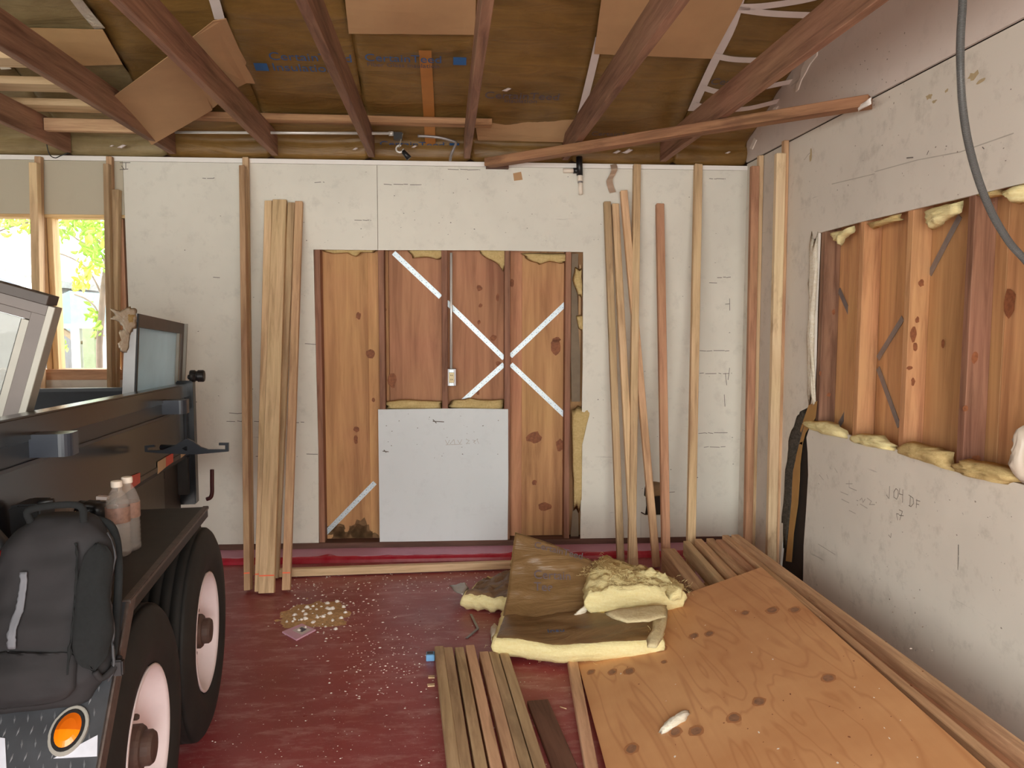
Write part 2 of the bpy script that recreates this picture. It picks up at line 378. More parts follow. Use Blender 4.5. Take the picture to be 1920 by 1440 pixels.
def b_grid(bm, fn, nu, nv, mi=0):
    vs = [[bm.verts.new(fn(i / nu, j / nv)) for j in range(nv + 1)] for i in range(nu + 1)]
    for i in range(nu):
        for j in range(nv): bm.faces.new((vs[i][j], vs[i + 1][j], vs[i + 1][j + 1], vs[i][j + 1])).material_index = mi
    return vs
def b_sheet(bm, fn, nu, nv, th, mi=0):
    """grid surface with thickness th downwards along its normal"""
    e = 1e-3
    def nrm(u, v):
        a = Vector(fn(min(u + e, 1), v)) - Vector(fn(max(u - e, 0), v)); b = Vector(fn(u, min(v + e, 1))) - Vector(fn(u, max(v - e, 0)))
        return a.cross(b).normalized()
    A = b_grid(bm, fn, nu, nv, mi); B = b_grid(bm, lambda u, v: Vector(fn(u, v)) - nrm(u, v) * th, nu, nv, mi)
    edge = [(i, 0) for i in range(nu)] + [(nu, j) for j in range(nv)] + [(i, nv) for i in range(nu, 0, -1)] + [(0, j) for j in range(nv, 0, -1)]
    for (i, j), (k, l) in zip(edge, edge[1:] + edge[:1]):
        bm.faces.new((A[i][j], A[k][l], B[k][l], B[i][j])).material_index = mi
def quad(c00, c10, c11, c01):
    c00, c10, c11, c01 = map(Vector, (c00, c10, c11, c01))
    return lambda u, v: c00 * (1 - u) * (1 - v) + c10 * u * (1 - v) + c11 * u * v + c01 * (1 - u) * v
def board_matrix(A, B, face):
    """local Z runs A->B, local Y towards `face` (the wide side's normal)"""
    A, B, face = Vector(A), Vector(B), Vector(face); z = (B - A).normalized(); y = (face - z * face.dot(z)).normalized(); x = y.cross(z)
    M = Matrix((x, y, z)).transposed().to_4x4(); M.translation = (A + B) / 2
    return M, (B - A).length
def board_mesh(w, t, L, bev=0.0025):
    bm = bmesh.new(); b_box(bm, -w / 2, w / 2, -t / 2, t / 2, -L / 2, L / 2)
    bmesh.ops.bevel(bm, geom=bm.edges[:], offset=bev, segments=1, affect='EDGES')
    return bm
def board(name, A, B, w, t, face, mat, parent=None, label=None, cat=None, group=None, bev=0.0025):
    """w across the face, t thick along `face`"""
    M, L = board_matrix(A, B, face)
    o = finish(board_mesh(w, t, L, bev), name, mat, parent, M)
    return tag(o, label, cat, group)
def pillow(name, pts, up, th, mat, parent=None, rings=5, amp=0.25, seed=0, base=0.15, sub=3, jit=0.09):
    """soft lump over a star-shaped outline (3D points), swelling along `up`"""
    pts = [Vector(p) for p in pts]; up = Vector(up).normalized(); P = []
    rnd = random.Random(seed)
    for i in range(len(pts)):
        a, b = pts[i], pts[(i + 1) % len(pts)]
        for k in range(sub): P.append(a.lerp(b, k / sub))
    size = (max(pts, key=lambda p: p.length) - pts[0]).length
    c = sum(P, Vector()) / len(P); bm = bmesh.new(); R_ = []
    P = [p + (p - c) * rnd.uniform(-jit, jit) for p in P]
    for k in range(1, rings + 1):
        r = k / rings
        ring = []
        for p in P:
            q = c + (p - c) * r
            h = th * math.sqrt(max(0, 1 - r ** 2.2)) * (1 - base) + th * base * (r < 0.99)
            h += th * amp * fbm(q + Vector((seed, 0, 0)), 22) + th * amp * 0.35 * rnd.uniform(-1, 1)
            ring.append(bm.verts.new(q + up * max(h, -th * 0.1)))
        R_.append(ring)
    top = bm.verts.new(c + up * th); bot = bm.verts.new(c - up * th * 0.15)
    n = len(P)
    for k in range(n): bm.faces.new((top, R_[0][k], R_[0][(k + 1) % n]))
    for a, b in zip(R_, R_[1:]):
        for k in range(n): bm.faces.new((a[k], b[k], b[(k + 1) % n], a[(k + 1) % n]))
    for k in range(n): bm.faces.new((bot, R_[-1][(k + 1) % n], R_[-1][k]))
    return finish(bm, name, mat, parent, smooth=True)
def disc(bm, c, ax, ay, rx, ry, n=12, jit=0.12, lift=None, mi=0, rnd=random):
    c = Vector(c); vs = []
    for k in range(n):
        a = 2 * PI * k / n; j = 1 + rnd.uniform(-jit, jit)
        vs.append(bm.verts.new(c + Vector(ax) * math.cos(a) * rx * j + Vector(ay) * math.sin(a) * ry * j))
    bm.faces.new(vs).material_index = mi
def text_mesh(body, size, mat, name, parent, M, extrude=0.0004):
    cu = bpy.data.curves.new('lettering', 'FONT'); cu.body = body; cu.size = size; cu.extrude = extrude; cu.align_x = 'LEFT'
    t = bpy.data.objects.new('lettering_source', cu); COL.objects.link(t)
    bpy.context.view_layer.update()
    me = bpy.data.meshes.new_from_object(t.evaluated_get(bpy.context.evaluated_depsgraph_get()))
    bpy.data.objects.remove(t); me.materials.clear()
    return link(name, me, mat, parent, M)
def strokes(name, lines, r, mat, parent, nrm=(0, -1, 0)):
    """hand drawn marks: flat ribbons lying on a wall"""
    bm = bmesh.new(); nrm = Vector(nrm)
    for L in lines:
        L = [Vector(p) for p in L]
        for a, b in zip(L, L[1:]):
            t = (b - a); 
            if t.length < 1e-6: continue
            s = t.normalized().cross(nrm) * r; e = t.normalized() * r * 0.7
            bm.faces.new([bm.verts.new(p) for p in (a - e - s, a - e + s, b + e + s, b + e - s)])
    return finish(bm, name, mat, parent)

# ================================================================== SETTING
X_R = 1.965; X_L = -4.3; Y_F = -1.3; WALL_TOP = 2.54
# floor
bm = bmesh.new(); b_box(bm, X_L - 0.1, X_R + 0.2, Y_F - 0.05, 5.25, -0.12, 0.0); tag(finish(bm, 'floor', FLOOR), kind='structure')
bm = bmesh.new(); b_box(bm, -14, 14, -14, Y_F - 0.05, -0.16, -0.02); tag(finish(bm, 'driveway_ground', plain('driveway_concrete', (0.42, 0.41, 0.39), 0.9)), kind='structure')
bm = bmesh.new(); b_box(bm, -16, 8, 5.3, 24, -0.16, -0.05); tag(finish(bm, 'yard_ground', GROUND), kind='structure')

# back wall: local frame, x along the wall, y into the wall, z up
M_B = Matrix.Translation((0, WY, 0)) @ Matrix.Rotation(math.atan(WS), 4, 'Z')
INV_B = M_B.inverted()
wall_back = tag(empty('wall_back', M=M_B), kind='structure')
def wl(px, py, off=0.0):                                         # picture -> wall-local (x, z)
    p = INV_B @ at_wall(px, py, off); return p.x, p.z
DW = 0.0127
def w_panel(name, poly, mat, y=0.0, th=DW, parent=None):
    bm = bmesh.new(); b_prism(bm, [(x, y, z) for x, z in poly], (0, th, 0)); return finish(bm, name, mat, parent or wall_back, M_B)
def w_box(name, x0, x1, y0, y1, z0, z1, mat, bev=True):
    """wall-local box whose grain follows its longest side"""
    A = M_B @ Vector(((x0 + x1) / 2, (y0 + y1) / 2, z0)); B = M_B @ Vector(((x0 + x1) / 2, (y0 + y1) / 2, z1))
    if (x1 - x0) > (z1 - z0):
        A = M_B @ Vector((x0, (y0 + y1) / 2, (z0 + z1) / 2)); B = M_B @ Vector((x1, (y0 + y1) / 2, (z0 + z1) / 2))
        return board(name, A, B, z1 - z0, y1 - y0, M_B.to_3x3() @ Vector((0, -1, 0)), mat, wall_back)
    return board(name, A, B, x1 - x0, y1 - y0, M_B.to_3x3() @ Vector((0, -1, 0)), mat, wall_back)
HX0, HX1, HZ1 = -0.828, 0.893, 1.98; DZ0 = 0.083; XW = -1.985; XC = X_R + 0.005
# drywall panels (each its own sheet with a hairline joint)
jag = [(-0.828, 1.98), (-0.6, 1.984), (-0.425, 1.979)]
w_panel('drywall_panel', [(XW + 0.002, DZ0), (HX0 - 0.004, DZ0), (HX0 + 0.004, 0.7), (HX0, 1.2), (HX0 - 0.003, HZ1), (-0.427, HZ1), (-0.427, WALL_TOP - 0.03), (XW + 0.002, WALL_TOP - 0.03)], WALLW)
w_panel('drywall_panel', [(-0.424, HZ1), (0.3, HZ1 + 0.004), (HX1, HZ1 - 0.002), (HX1 + 0.004, 1.2), (HX1 + 0.002, 1.02), (HX1 - 0.001, DZ0),
        (1.30, DZ0), (1.30, 0.26), (1.328, 0.245), (1.335, 0.30), (1.33, 0.36), (1.318, 0.37), (1.322, 0.42), (1.336, 0.47), (1.40, 0.463), (1.44, 0.455), (1.475, 0.46), (1.49, 0.43), (1.48, 0.36), (1.487, 0.30), (1.475, 0.235), (1.33, 0.235), (1.301, 0.25), (1.301, DZ0),
        (XC, DZ0), (XC, WALL_TOP - 0.03), (-0.424, WALL_TOP - 0.03)], WALLW)
w_panel('drywall_panel', [(X_L, 2.185), (XW, 2.185), (XW, WALL_TOP - 0.03), (X_L, WALL_TOP - 0.03)], GREYDW)  # darker grey-beige panel above the window
w_panel('drywall_panel', [(X_L, DZ0), (XW, DZ0), (XW, 1.16), (X_L, 1.16)], WALLW)
w_panel('lit_edge_strip', [(X_L, WALL_TOP - 0.028), (XC, WALL_TOP - 0.028), (XC, WALL_TOP), (X_L, WALL_TOP)], STRIP, y=-0.002, th=0.012)  # brighter white strip: the lit wall top put into the colour
px0, px1 = -0.437, 0.405
w_panel('drywall_patch', [(px0, DZ0), (px1, DZ0 - 0.004), (px1 + 0.004, 0.5), (px1 + 0.002, 0.955), (0.1, 0.962), (px0, 0.958)], PATCH)
# framing behind the drywall
def stud(x, mat, z0=0.06, z1=2.5, w=0.038): return w_box('stud', x - w / 2, x + w / 2, DW + 0.001, DW + 0.09, z0, z1, mat)
stud(-0.812, REDSTUD); stud(-0.409, REDSTUD); stud(0.402, REDSTUD); stud(0.80, REDSTUD, w=0.036)
stud(-0.005, REDSTUD); stud(1.21, REDSTUD); stud(1.62, REDSTUD); stud(-1.22, REDSTUD); stud(-1.63, REDSTUD)
w_box('bottom_plate', X_L, X_R + 0.1, -0.004, 0.1, 0.036, 0.082, SILLW)
w_box('top_plate', X_L, X_R + 0.1, DW + 0.001, 0.1, 2.50, 2.545, DARKW)
def sheath(x0, x1, z0, z1, mat, y=0.103): return w_box('sheathing_panel', x0, x1, y, y + 0.018, z0, z1, mat)
sheath(-1.98, -0.498, 0.05, 2.52, SHEATH); sheath(-0.496, -0.372, 0.05, 2.52, ORSTUD, 0.106)
sheath(-0.370, 0.398, 0.05, 2.52, SHEATHR); sheath(0.400, 0.498, 0.05, 2.52, SHEATHR, 0.105); sheath(0.50, 2.05, 0.05, 2.52, SHEATH)
sheath(X_L, -1.985, 0.05, 1.10, SHEATH); sheath(X_L, -1.985, 2.2, 2.52, SHEATH)
for q_ in ([(XW - 0.01, -0.1), (X_R + 0.15, -0.1), (X_R + 0.15, 2.8), (XW - 0.01, 2.8)], [(X_L - 0.1, 2.2), (XW - 0.01, 2.2), (XW - 0.01, 2.8), (X_L - 0.1, 2.8)], [(X_L - 0.1, -0.1), (XW - 0.01, -0.1), (XW - 0.01, 1.15), (X_L - 0.1, 1.15)]): w_panel('light_block_siding', q_, DARKW, y=0.128, th=0.015)  # unseen backing added to stop daylight leaking between the sheathing panels
# seam strip (lap) left bay
w_box('lap_strip', -0.505, -0.425, 0.1002, 0.1028, 0.05, 2.45, SHEATH)
w_box('lap_strip', 0.425, 0.505, 0.1002, 0.1045, 0.05, 2.45, SHEATHR)
# metal X straps on the sheathing, cut by the studs in front of them
def strap(pa, pb, w=0.032, off=-0.098):
    A = at_wall(pa[0], pa[1], off); B = at_wall(pb[0], pb[1], off)
    M, L = board_matrix(A, B, (0, -1, 0))
    bm = bmesh.new(); b_box(bm, -w / 2, w / 2, -0.001, 0.001, -L / 2, L / 2)
    for k in range(int(L / 0.03)):                               # nail holes
        z = -L / 2 + 0.015 + k * 0.03; x = 0.006 * (1 if k % 2 else -1)
        disc(bm, (x, 0.0016, z), (1, 0, 0), (0, 0, 1), 0.0028, 0.0028, 6, 0, mi=1)
        disc(bm, (-x * 1.6, 0.0016, z + 0.012), (1, 0, 0), (0, 0, 1), 0.002, 0.002, 6, 0, mi=1)
    o = finish(bm, 'strap_brace', [STEEL, plain('strap_holes', srgb(84, 112, 136), 0.5)], wall_back, M); return o
strap((738, 474), (826, 557)); strap((837, 566), (945, 672)); strap((958, 683), (1060, 780))
strap((1063, 567), (957, 668)); strap((945, 683), (868, 752)); strap((703, 905), (606, 1004))
# knots on the sheathing
bm = bmesh.new()
for px, py, rx, ry in [(694, 663, 8, 9), (672, 592, 5, 7), (668, 805, 6, 5), (667, 825, 4, 9), (735, 713, 8, 14), (899, 540, 5, 6), (933, 558, 3, 7), (901, 573, 4, 4), (898, 604, 3, 4),
                       (925, 633, 6, 6), (1042, 650, 11, 16), (1043, 637, 8, 5), (1001, 820, 14, 12), (1050, 835, 8, 12), (1002, 905, 5, 5), (1058, 870, 4, 14), (1022, 950, 14, 8), (935, 682, 6, 5), (720, 580, 5, 5), (960, 530, 4, 8), (896, 735, 3, 6), (700, 750, 3, 4)]:
    p = INV_B @ at_wall(px, py, -0.0985)
    disc(bm, (p.x, 0.0985 if True else 0, p.z), (1, 0, 0), (0, 0, 1), rx / 286, ry / 286, 12, 0.18)
o = finish(bm, 'knots', KNOT, wall_back, M_B); o['kind'] = 'stuff'
# water stained foot of the left bay
bm = bmesh.new()
for k in range(14):
    x = random.uniform(-0.80, -0.46); disc(bm, (x, 0.0982, 0.10 + random.uniform(-0.02, 0.05 + 0.10 * max(0, (x + 0.6) / 0.14))), (1, 0, 0), (0, 0, 1), random.uniform(0.03, 0.06), random.uniform(0.02, 0.05), 11, 0.35)
finish(bm, 'water_stain', plain('water_stain_brown', srgb(124, 94, 64), 0.9, var=0.35, nscale=30), wall_back, M_B)['kind'] = 'stuff'
# insulation remnants inside the opening
def wtuft(outline, th=0.03, off=-0.06, mat=TAN, seed=1, name='insulation_tuft', **k):
    pts = [at_wall(x, y, off) for x, y in outline]; return pillow(name, pts, (0, -1, 0), th, mat, wall_back, seed=seed, **k)
wtuft([(596, 466), (650, 466), (706, 467), (704, 474), (680, 472), (668, 482), (650, 474), (620, 476)], 0.02, seed=3)
wtuft([(760, 467), (800, 466), (835, 466), (838, 480), (822, 488), (800, 482), (775, 484)], 0.03, seed=4)
wtuft([(895, 467), (930, 465), (955, 468), (953, 490), (944, 510), (936, 498), (920, 488), (905, 480)], 0.035, seed=5)
wtuft([(978, 476), (1020, 474), (1066, 476), (1064, 490), (1050, 494), (1030, 490), (1012, 496), (992, 488)], 0.03, seed=6)
wtuft([(722, 752), (760, 748), (790, 750), (835, 752), (832, 766), (780, 768), (722, 766)], 0.03, seed=7)
wtuft([(842, 752), (880, 746), (915, 750), (946, 748), (946, 768), (890, 770), (842, 766)], 0.03, seed=8)
wtuft([(1078, 500), (1090, 505), (1092, 540), (1091, 560), (1083, 552), (1072, 524)], 0.04, mat=TAN, seed=9, off=-0.02)
wtuft([(1080, 592), (1092, 590), (1093, 622), (1084, 616)], 0.03, seed=10, off=-0.03)
wtuft([(1072, 768), (1090, 764), (1108, 760), (1104, 770), (1093, 780), (1091, 830), (1090, 900), (1090, 960), (1074, 965), (1072, 880)], 0.03, off=-0.015, seed=11, base=0.6)
# kraft paper and dark gap by the right stud
w_panel('kraft_flap', [(0.83, 1.0), (0.885, 1.0), (0.885, 1.30), (0.873, 1.45), (0.862, 1.7), (0.866, 1.97), (0.822, 1.97), (0.822, 1.3)], plain('grey_kraft', srgb(120, 104, 84), 0.7, var=0.2), y=0.03, th=0.002)
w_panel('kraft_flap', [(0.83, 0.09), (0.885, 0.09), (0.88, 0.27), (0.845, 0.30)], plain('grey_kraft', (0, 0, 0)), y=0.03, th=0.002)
w_panel('kraft_flap', [(0.868, 1.31), (0.888, 1.32), (0.888, 1.9), (0.875, 1.9)], CARD, y=0.045, th=0.002)
# small hole in the right drywall: torn paper, and a dark sheet painting the cavity's shade
w_panel('torn_paper', [(1.33, 0.35), (1.49, 0.37), (1.49, 0.455), (1.34, 0.465)], KRAFTD, y=0.02, th=0.002)
w_panel('cavity_shade', [(1.29, 0.22), (1.52, 0.22), (1.52, 0.48), (1.29, 0.48)], CAVITYD, y=0.06, th=0.002)
# scuffs, nail pops and pencil notes on the back wall
def wline(*pts): return [M_B @ Vector((wl(x, y)[0], -0.0006, wl(x, y)[1])) for x, y in pts]
rs = random.Random(4); L = []
for px, py, n in [(720, 346, 70), (840, 318, 60), (665, 413, 30), (1312, 658, 55), (1312, 700, 60), (1310, 812, 55), (1320, 838, 40), (1345, 520, 25), (575, 851, 22), (540, 792, 30), (480, 855, 30), (1360, 570, 8), (572, 645, 20), (430, 775, 30), (425, 790, 60), (400, 520, 12), (1255, 923, 10), (1330, 530, 14), (1330, 335, 30), (380, 334, 22), (590, 342, 18)]:
    x = px
    while x < px + n:
        w = rs.uniform(4, 22); L.append(wline((x, py + rs.uniform(-0.8, 0.8)), (min(x + w, px + n), py + rs.uniform(-0.8, 0.8)))); x += w + rs.uniform(0, 5)
for px, py in [(1368, 560), (1360, 700), (1358, 740), (1368, 690)]: L.append(wline((px, py), (px + rs.uniform(-3, 3), py + 22)))
strokes('scuff_marks', L, 0.0018, GRIME, wall_back)['kind'] = 'stuff'
bm = bmesh.new()
for k in range(120):
    px, py = rs.choice([(rs.uniform(300, 580), rs.uniform(330, 900)), (rs.uniform(600, 1090), rs.uniform(320, 460)), (rs.uniform(1110, 1380), rs.uniform(330, 980)), (rs.uniform(715, 945), rs.uniform(775, 860))])
    p = M_B @ Vector((wl(px, py)[0], -0.0006, wl(px, py)[1])); disc(bm, p, (1, WS, 0), (0, 0, 1), rs.uniform(0.001, 0.005), rs.uniform(0.001, 0.003), 7, 0.4)
finish(bm, 'speck_marks', GRIME, wall_back)['kind'] = 'stuff'
L = [wline((835, 825), (839, 833), (843, 825)), wline((846, 830), (851, 824), (853, 833)), wline((858, 825), (862, 832), (866, 824)), wline((836, 834), (866, 833)),
     wline((874, 824), (880, 826), (874, 832), (881, 831)), wline((886, 825), (892, 826), (888, 829), (892, 832)), wline((894, 824), (898, 832))]
strokes('pencil_note', L, 0.0011, PENCILF, wall_back)
strokes('anchor_mark', [wline((812, 790), (832, 791)), wline((812, 787), (818, 793)), wline((718, 846), (728, 847)), wline((720, 844), (724, 848))], 0.0028, GRIME, wall_back)
L = [wline((225, 305), (244, 305)), wline((236, 305), (236, 316)), wline((228, 311), (233, 318)), wline((225, 318), (240, 317))]
strokes('scribble', L, 0.0022, GRIME, wall_back)
# right gable wall: x into the wall
wall_right = tag(empty('wall_right', (X_R, 0, 0)), kind='structure')
def r_panel(name, poly, mat, x=0.0, th=DW):
    bm = bmesh.new(); b_prism(bm, [(X_R + x, y, z) for y, z in poly], (th, 0, 0)); return finish(bm, name, mat, wall_right)
SEAM = 2.557; YB = 4.965
HZ0R, HZ1R, HYR = 0.978, 2.0, 3.955
r_panel('drywall_panel', [(Y_F, SEAM + 0.004), (YB, SEAM + 0.006), (YB, 2.72), (RIDGE, roof_z(RIDGE)), (Y_F, 2.75)], GABLE, x=-0.006)
r_panel('drywall_panel', [(Y_F, HZ1R), (HYR - 0.4, HZ1R + 0.003), (HYR, HZ1R - 0.003), (HYR + 0.006, 1.6), (HYR, 1.3), (HYR + 0.01, 1.05)] + [(at_x(a, b, X_R).y, at_x(a, b, X_R).z) for a, b in ((1514, 764), (1499, 772), (1490, 830), (1482, 900), (1474, 960), (1467, 1020), (1463, 1060))] + [(at_x(1462, 1062, X_R).y, 0.03), (YB, 0.05), (YB, SEAM - 0.003), (Y_F, SEAM - 0.003)], WALLR)
r_panel('drywall_panel', [(Y_F, 0.02), (3.99, 0.02), (4.0, 0.3), (3.985, 0.5), (3.975, 0.7), (3.99, 0.82), (4.01, 0.9), (3.98, 0.955), (3.9, 0.985), (3.5, 0.978), (3.0, 0.972), (2.6, 0.976), (1.9, 0.98), (1.9, 1.0), (Y_F, 1.0)], WALLR, x=-0.003)
r_panel('drywall_panel', [(Y_F, 1.0), (1.9, 1.0), (1.9, HZ1R), (Y_F, HZ1R)], WALLR)
def r_box(name, y0, y1, x0, x1, z0, z1, mat):
    A = Vector((X_R + (x0 + x1) / 2, (y0 + y1) / 2, z0)); B = Vector((X_R + (x0 + x1) / 2, (y0 + y1) / 2, z1))
    return board(name, A, B, y1 - y0, x1 - x0, (-1, 0, 0), mat, wall_right)
for y, mt in ((3.912, JOIST), (3.53, ORSTUD), (3.148, ORSTUD), (2.762, REDSTUD), (2.37, REDSTUD), (1.97, REDSTUD), (4.32, REDSTUD), (4.72, REDSTUD)):
    r_box('stud', y, y + 0.04, DW + 0.001, DW + 0.09, 0.03, 2.5, mt)
r_box('stud', 3.152 + 0.042, 3.152 + 0.06, DW + 0.02, DW + 0.09, 0.03, 2.5, SHEATH)
for y0, y1, mt in ((3.70, 5.0, SHEATH), (3.30, 3.698, SHEATH), (2.70, 3.298, SHEATH), (1.5, 2.698, SHEATH)):
    r_box('sheathing_panel', y0, y1, 0.103 + 0.001 * (y0 > 3.2), 0.121, 0.03, 2.6, mt)
r_box('lap_strip', 3.72, 3.80, 0.092, 0.102, 0.05, 2.45, SHEATH)
r_box('lap_strip', 2.83, 2.87, 0.075, 0.102, 0.05, 2.45, SHEATHR)
bm = bmesh.new(); b_prism(bm, [(X_R + 0.124, Y_F - 0.1, -0.1), (X_R + 0.124, 5.3, -0.1), (X_R + 0.124, 5.3, 2.75), (X_R + 0.124, RIDGE, roof_z(RIDGE) + 0.1), (X_R + 0.124, Y_F - 0.1, 2.8)], (0.02, 0, 0)); finish(bm, 'light_block_siding', DARKW, wall_right)  # unseen panel added so no daylight leaks through the drywall seam
for z, mt in ((0.045, SILLW), (2.52, DARKW)):
    board('wall_plate', (X_R + 0.055, -1.2, z), (X_R + 0.055, 4.95, z), 0.085, 0.04, (0, 0, 1), mt, wall_right)
def rstrap(pa, pb, w=0.03):
    A = at_x(pa[0], pa[1], X_R + 0.099); B = at_x(pb[0], pb[1], X_R + 0.099)
    board('strap_brace', A, B, w, 0.002, (-1, 0, 0), GALV, wall_right, bev=0.0003)
rstrap((1573, 543), (1606, 618)); rstrap((1646, 672), (1693, 596)); rstrap((1646, 690), (1686, 800)); rstrap((1574, 796), (1600, 748)); rstrap((1743, 514), (1800, 405))
bm = bmesh.new()
for px, py, xo, rx, ry in [(1611, 685, 0.09, 5, 9), (1893, 568, 0.098, 13, 24), (1768, 645, 0.098, 5, 9), (1700, 620, 0.098, 5, 5)]:
    p = at_x(px, py, X_R + xo); disc(bm, (p.x, p.y, p.z), (0, 1, 0), (0, 0, 1), rx / 450, ry / 450, 12, 0.15)
for px, py, yy, rx, ry in [(1727, 531, 3.147, 6, 7), (1712, 627, 3.147, 7, 14), (1720, 600, 3.147, 4, 6), (1716, 650, 3.147, 5, 8), (1705, 690, 3.147, 6, 4), (1712, 715, 3.147, 4, 8), (1828, 670, 2.7615, 6, 10), (1810, 765, 2.7615, 5, 5), (1830, 860, 2.7615, 8, 6), (1563, 585, 3.911, 4, 7), (1554, 740, 3.911, 5, 5), (1538, 700, 3.911, 3, 6)]:
    p = at_y(px, py, yy); disc(bm, p, (1, 0, 0), (0, 0, 1), rx / 440, ry / 440, 11, 0.2)
finish(bm, 'knots', KNOT, wall_right)['kind'] = 'stuff'
def rtuft(outline, th=0.04, x=0.03, mat=TAN, seed=1, name='insulation_tuft', **k):
    pts = [at_x(a, b, X_R + x) for a, b in outline]; return pillow(name, pts, (-1, 0, 0), th, mat, wall_right, seed=seed, **k)
rtuft([(1562, 436), (1590, 430), (1604, 424), (1602, 436), (1586, 448), (1582, 462), (1570, 452)], seed=21, mat=YELLOW)
rtuft([(1630, 420), (1690, 402), (1694, 412), (1660, 422), (1640, 430)], seed=22)
rtuft([(1740, 396), (1770, 384), (1808, 376), (1806, 398), (1780, 412), (1765, 424), (1746, 432), (1742, 415)], seed=23, mat=YELLOW)
rtuft([(1838, 366), (1880, 356), (1890, 364), (1860, 372)], seed=24)
rtuft([(1890, 358), (1935, 342), (1935, 372), (1914, 384), (1908, 372), (1895, 368)], seed=25, mat=YELLOW, th=0.05)
def redge(pts, th, mat, seed):
    """ragged fibreglass strip standing along a cut drywall edge"""
    return rtuft(pts, th, 0.0, mat, seed, base=0.4)
redge([(1522, 436), (1534, 436), (1533, 520), (1528, 600), (1526, 690), (1530, 760), (1518, 758), (1516, 690), (1519, 600), (1521, 520)], 0.02, WHITEF, 26)
redge([(1506, 792), (1520, 788), (1560, 790), (1580, 800), (1596, 822), (1570, 820), (1530, 806)], 0.05, YELLOW, 27)
redge([(1600, 815), (1625, 812), (1660, 816), (1682, 836), (1684, 848), (1640, 838), (1604, 828)], 0.05, YELLOW, 28)
redge([(1686, 838), (1712, 826), (1750, 836), (1790, 848), (1792, 882), (1740, 866), (1690, 850)], 0.05, TAN, 29)
redge([(1796, 868), (1820, 860), (1860, 866), (1905, 880), (1922, 906), (1890, 908), (1840, 896), (1800, 884)], 0.06, TAN, 30)
pillow('plastic_scrap', [at_x(a, b, X_R - 0.01) for a, b in [(1820, 872), (1834, 880), (1846, 898), (1836, 896), (1826, 890)]], (-1, 0, 0), 0.02, WHITEP, wall_right, seed=31)
pillow('plastic_scrap', [at_x(a, b, X_R - 0.015) for a, b in [(1926, 790), (1914, 830), (1908, 870), (1918, 905), (1935, 900), (1940, 800)]], (-1, 0, 0), 0.05, plain('dull_poly', srgb(196, 184, 168), 0.4), wall_right, seed=32)
# sooty insulation and kraft strip in the open joint beside the lower sheet
rtuft([(1497, 768), (1512, 762), (1516, 782), (1508, 800), (1502, 830), (1494, 880), (1488, 940), (1482, 1000), (1474, 1030), (1466, 1020), (1468, 960), (1474, 880), (1480, 810)], 0.014, 0.006, BLACKF, 33, base=0.6, name='sooty_insulation')
def kstrip(poly): 
    bm = bmesh.new(); b_prism(bm, [at_x(a, b, X_R - 0.006) for a, b in poly], (0.002, 0, 0)); return finish(bm, 'kraft_strip', plain('kraft_edge_strip', srgb(170, 128, 72), 0.6, var=0.1), wall_right)
kstrip([(1494, 832), (1505, 828), (1500, 870), (1499, 900), (1496, 945), (1488, 1000), (1484, 1054), (1473, 1052), (1478, 1000), (1484, 940), (1486, 890)])
kstrip([(1502, 800), (1516, 760), (1532, 752), (1528, 785), (1510, 812), (1504, 834), (1494, 830)])
r_panel('dark_joint', [(3.9, 0.03), (4.5, 0.03), (4.5, 1.05), (3.97, 1.05), (3.97, 0.99), (3.9, 0.94)], CAVITYD, x=DW + 0.0005, th=0.0004)
# hand written notes on the right wall
def rline(*pts): return [at_x(x, y, X_R - 0.0045) for x, y in pts]
rl = dict(parent=wall_right, nrm=(-1, 0, 0))
strokes('pencil_note', [rline((1662, 928), (1666, 934)), rline((1668, 912), (1667, 935)), rline((1680, 916), (1676, 922), (1676, 932), (1681, 936), (1684, 930), (1684, 920), (1680, 916)),
        rline((1687, 916), (1686, 926), (1693, 928)), rline((1693, 918), (1692, 942)), rline((1707, 930), (1706, 948)), rline((1704, 928), (1712, 934), (1713, 944), (1708, 950), (1704, 948)),
        rline((1719, 936), (1718, 952)), rline((1718, 938), (1725, 940)), rline((1718, 945), (1723, 946)), rline((1681, 963), (1685, 964)), rline((1681, 964), (1683, 975)), rline((1686, 956), (1692, 959), (1687, 975)), rline((1686, 966), (1694, 967)),
        rline((1666, 1003), (1670, 1008), (1671, 1000))], 0.0016, PENCIL, **rl)
strokes('scribble', [rline((1578, 936), (1592, 943)), rline((1613, 945), (1626, 953)), rline((1612, 938), (1616, 934), (1618, 942), (1622, 936)), rline((1626, 934), (1634, 940), (1630, 946), (1640, 946)), rline((1606, 938), (1609, 939)), rline((1592, 957), (1604, 963)),
        rline((1586, 907), (1598, 907)), rline((1592, 901), (1592, 914)), rline((1592, 914), (1606, 920)), rline((1576, 922), (1590, 928)), rline((1565, 878), (1570, 886)), rline((1556, 876), (1558, 880)), rline((1536, 890), (1544, 900)), rline((1550, 890), (1553, 898)), rline((1534, 906), (1536, 908)), rline((1534, 1020), (1566, 1040)), rline((1797, 1024), (1796, 1068))], 0.0018, PENCILF, **rl)
strokes('scuff_marks', [rline((1797, 1022), (1797, 1040)), rline((1797, 1045), (1796, 1066)), rline((1842, 276), (1845, 279)), rline((1741, 283), (1738, 290)), rline((1780, 60), (1782, 63)), rline((1700, 296), (1712, 295))], 0.002, GRIME, **rl)
bm = bmesh.new()
for k in range(110):
    px, py = rs.choice([(rs.uniform(1500, 1900), rs.uniform(150, 380)), (rs.uniform(1500, 1900), rs.uniform(930, 1200)), (rs.uniform(1520, 1700), rs.uniform(60, 200))])
    p = at_x(px, py, X_R - 0.0068); disc(bm, p, (0, 1, 0), (0, 0, 1), rs.uniform(0.001, 0.005), rs.uniform(0.001, 0.004), 7, 0.4)
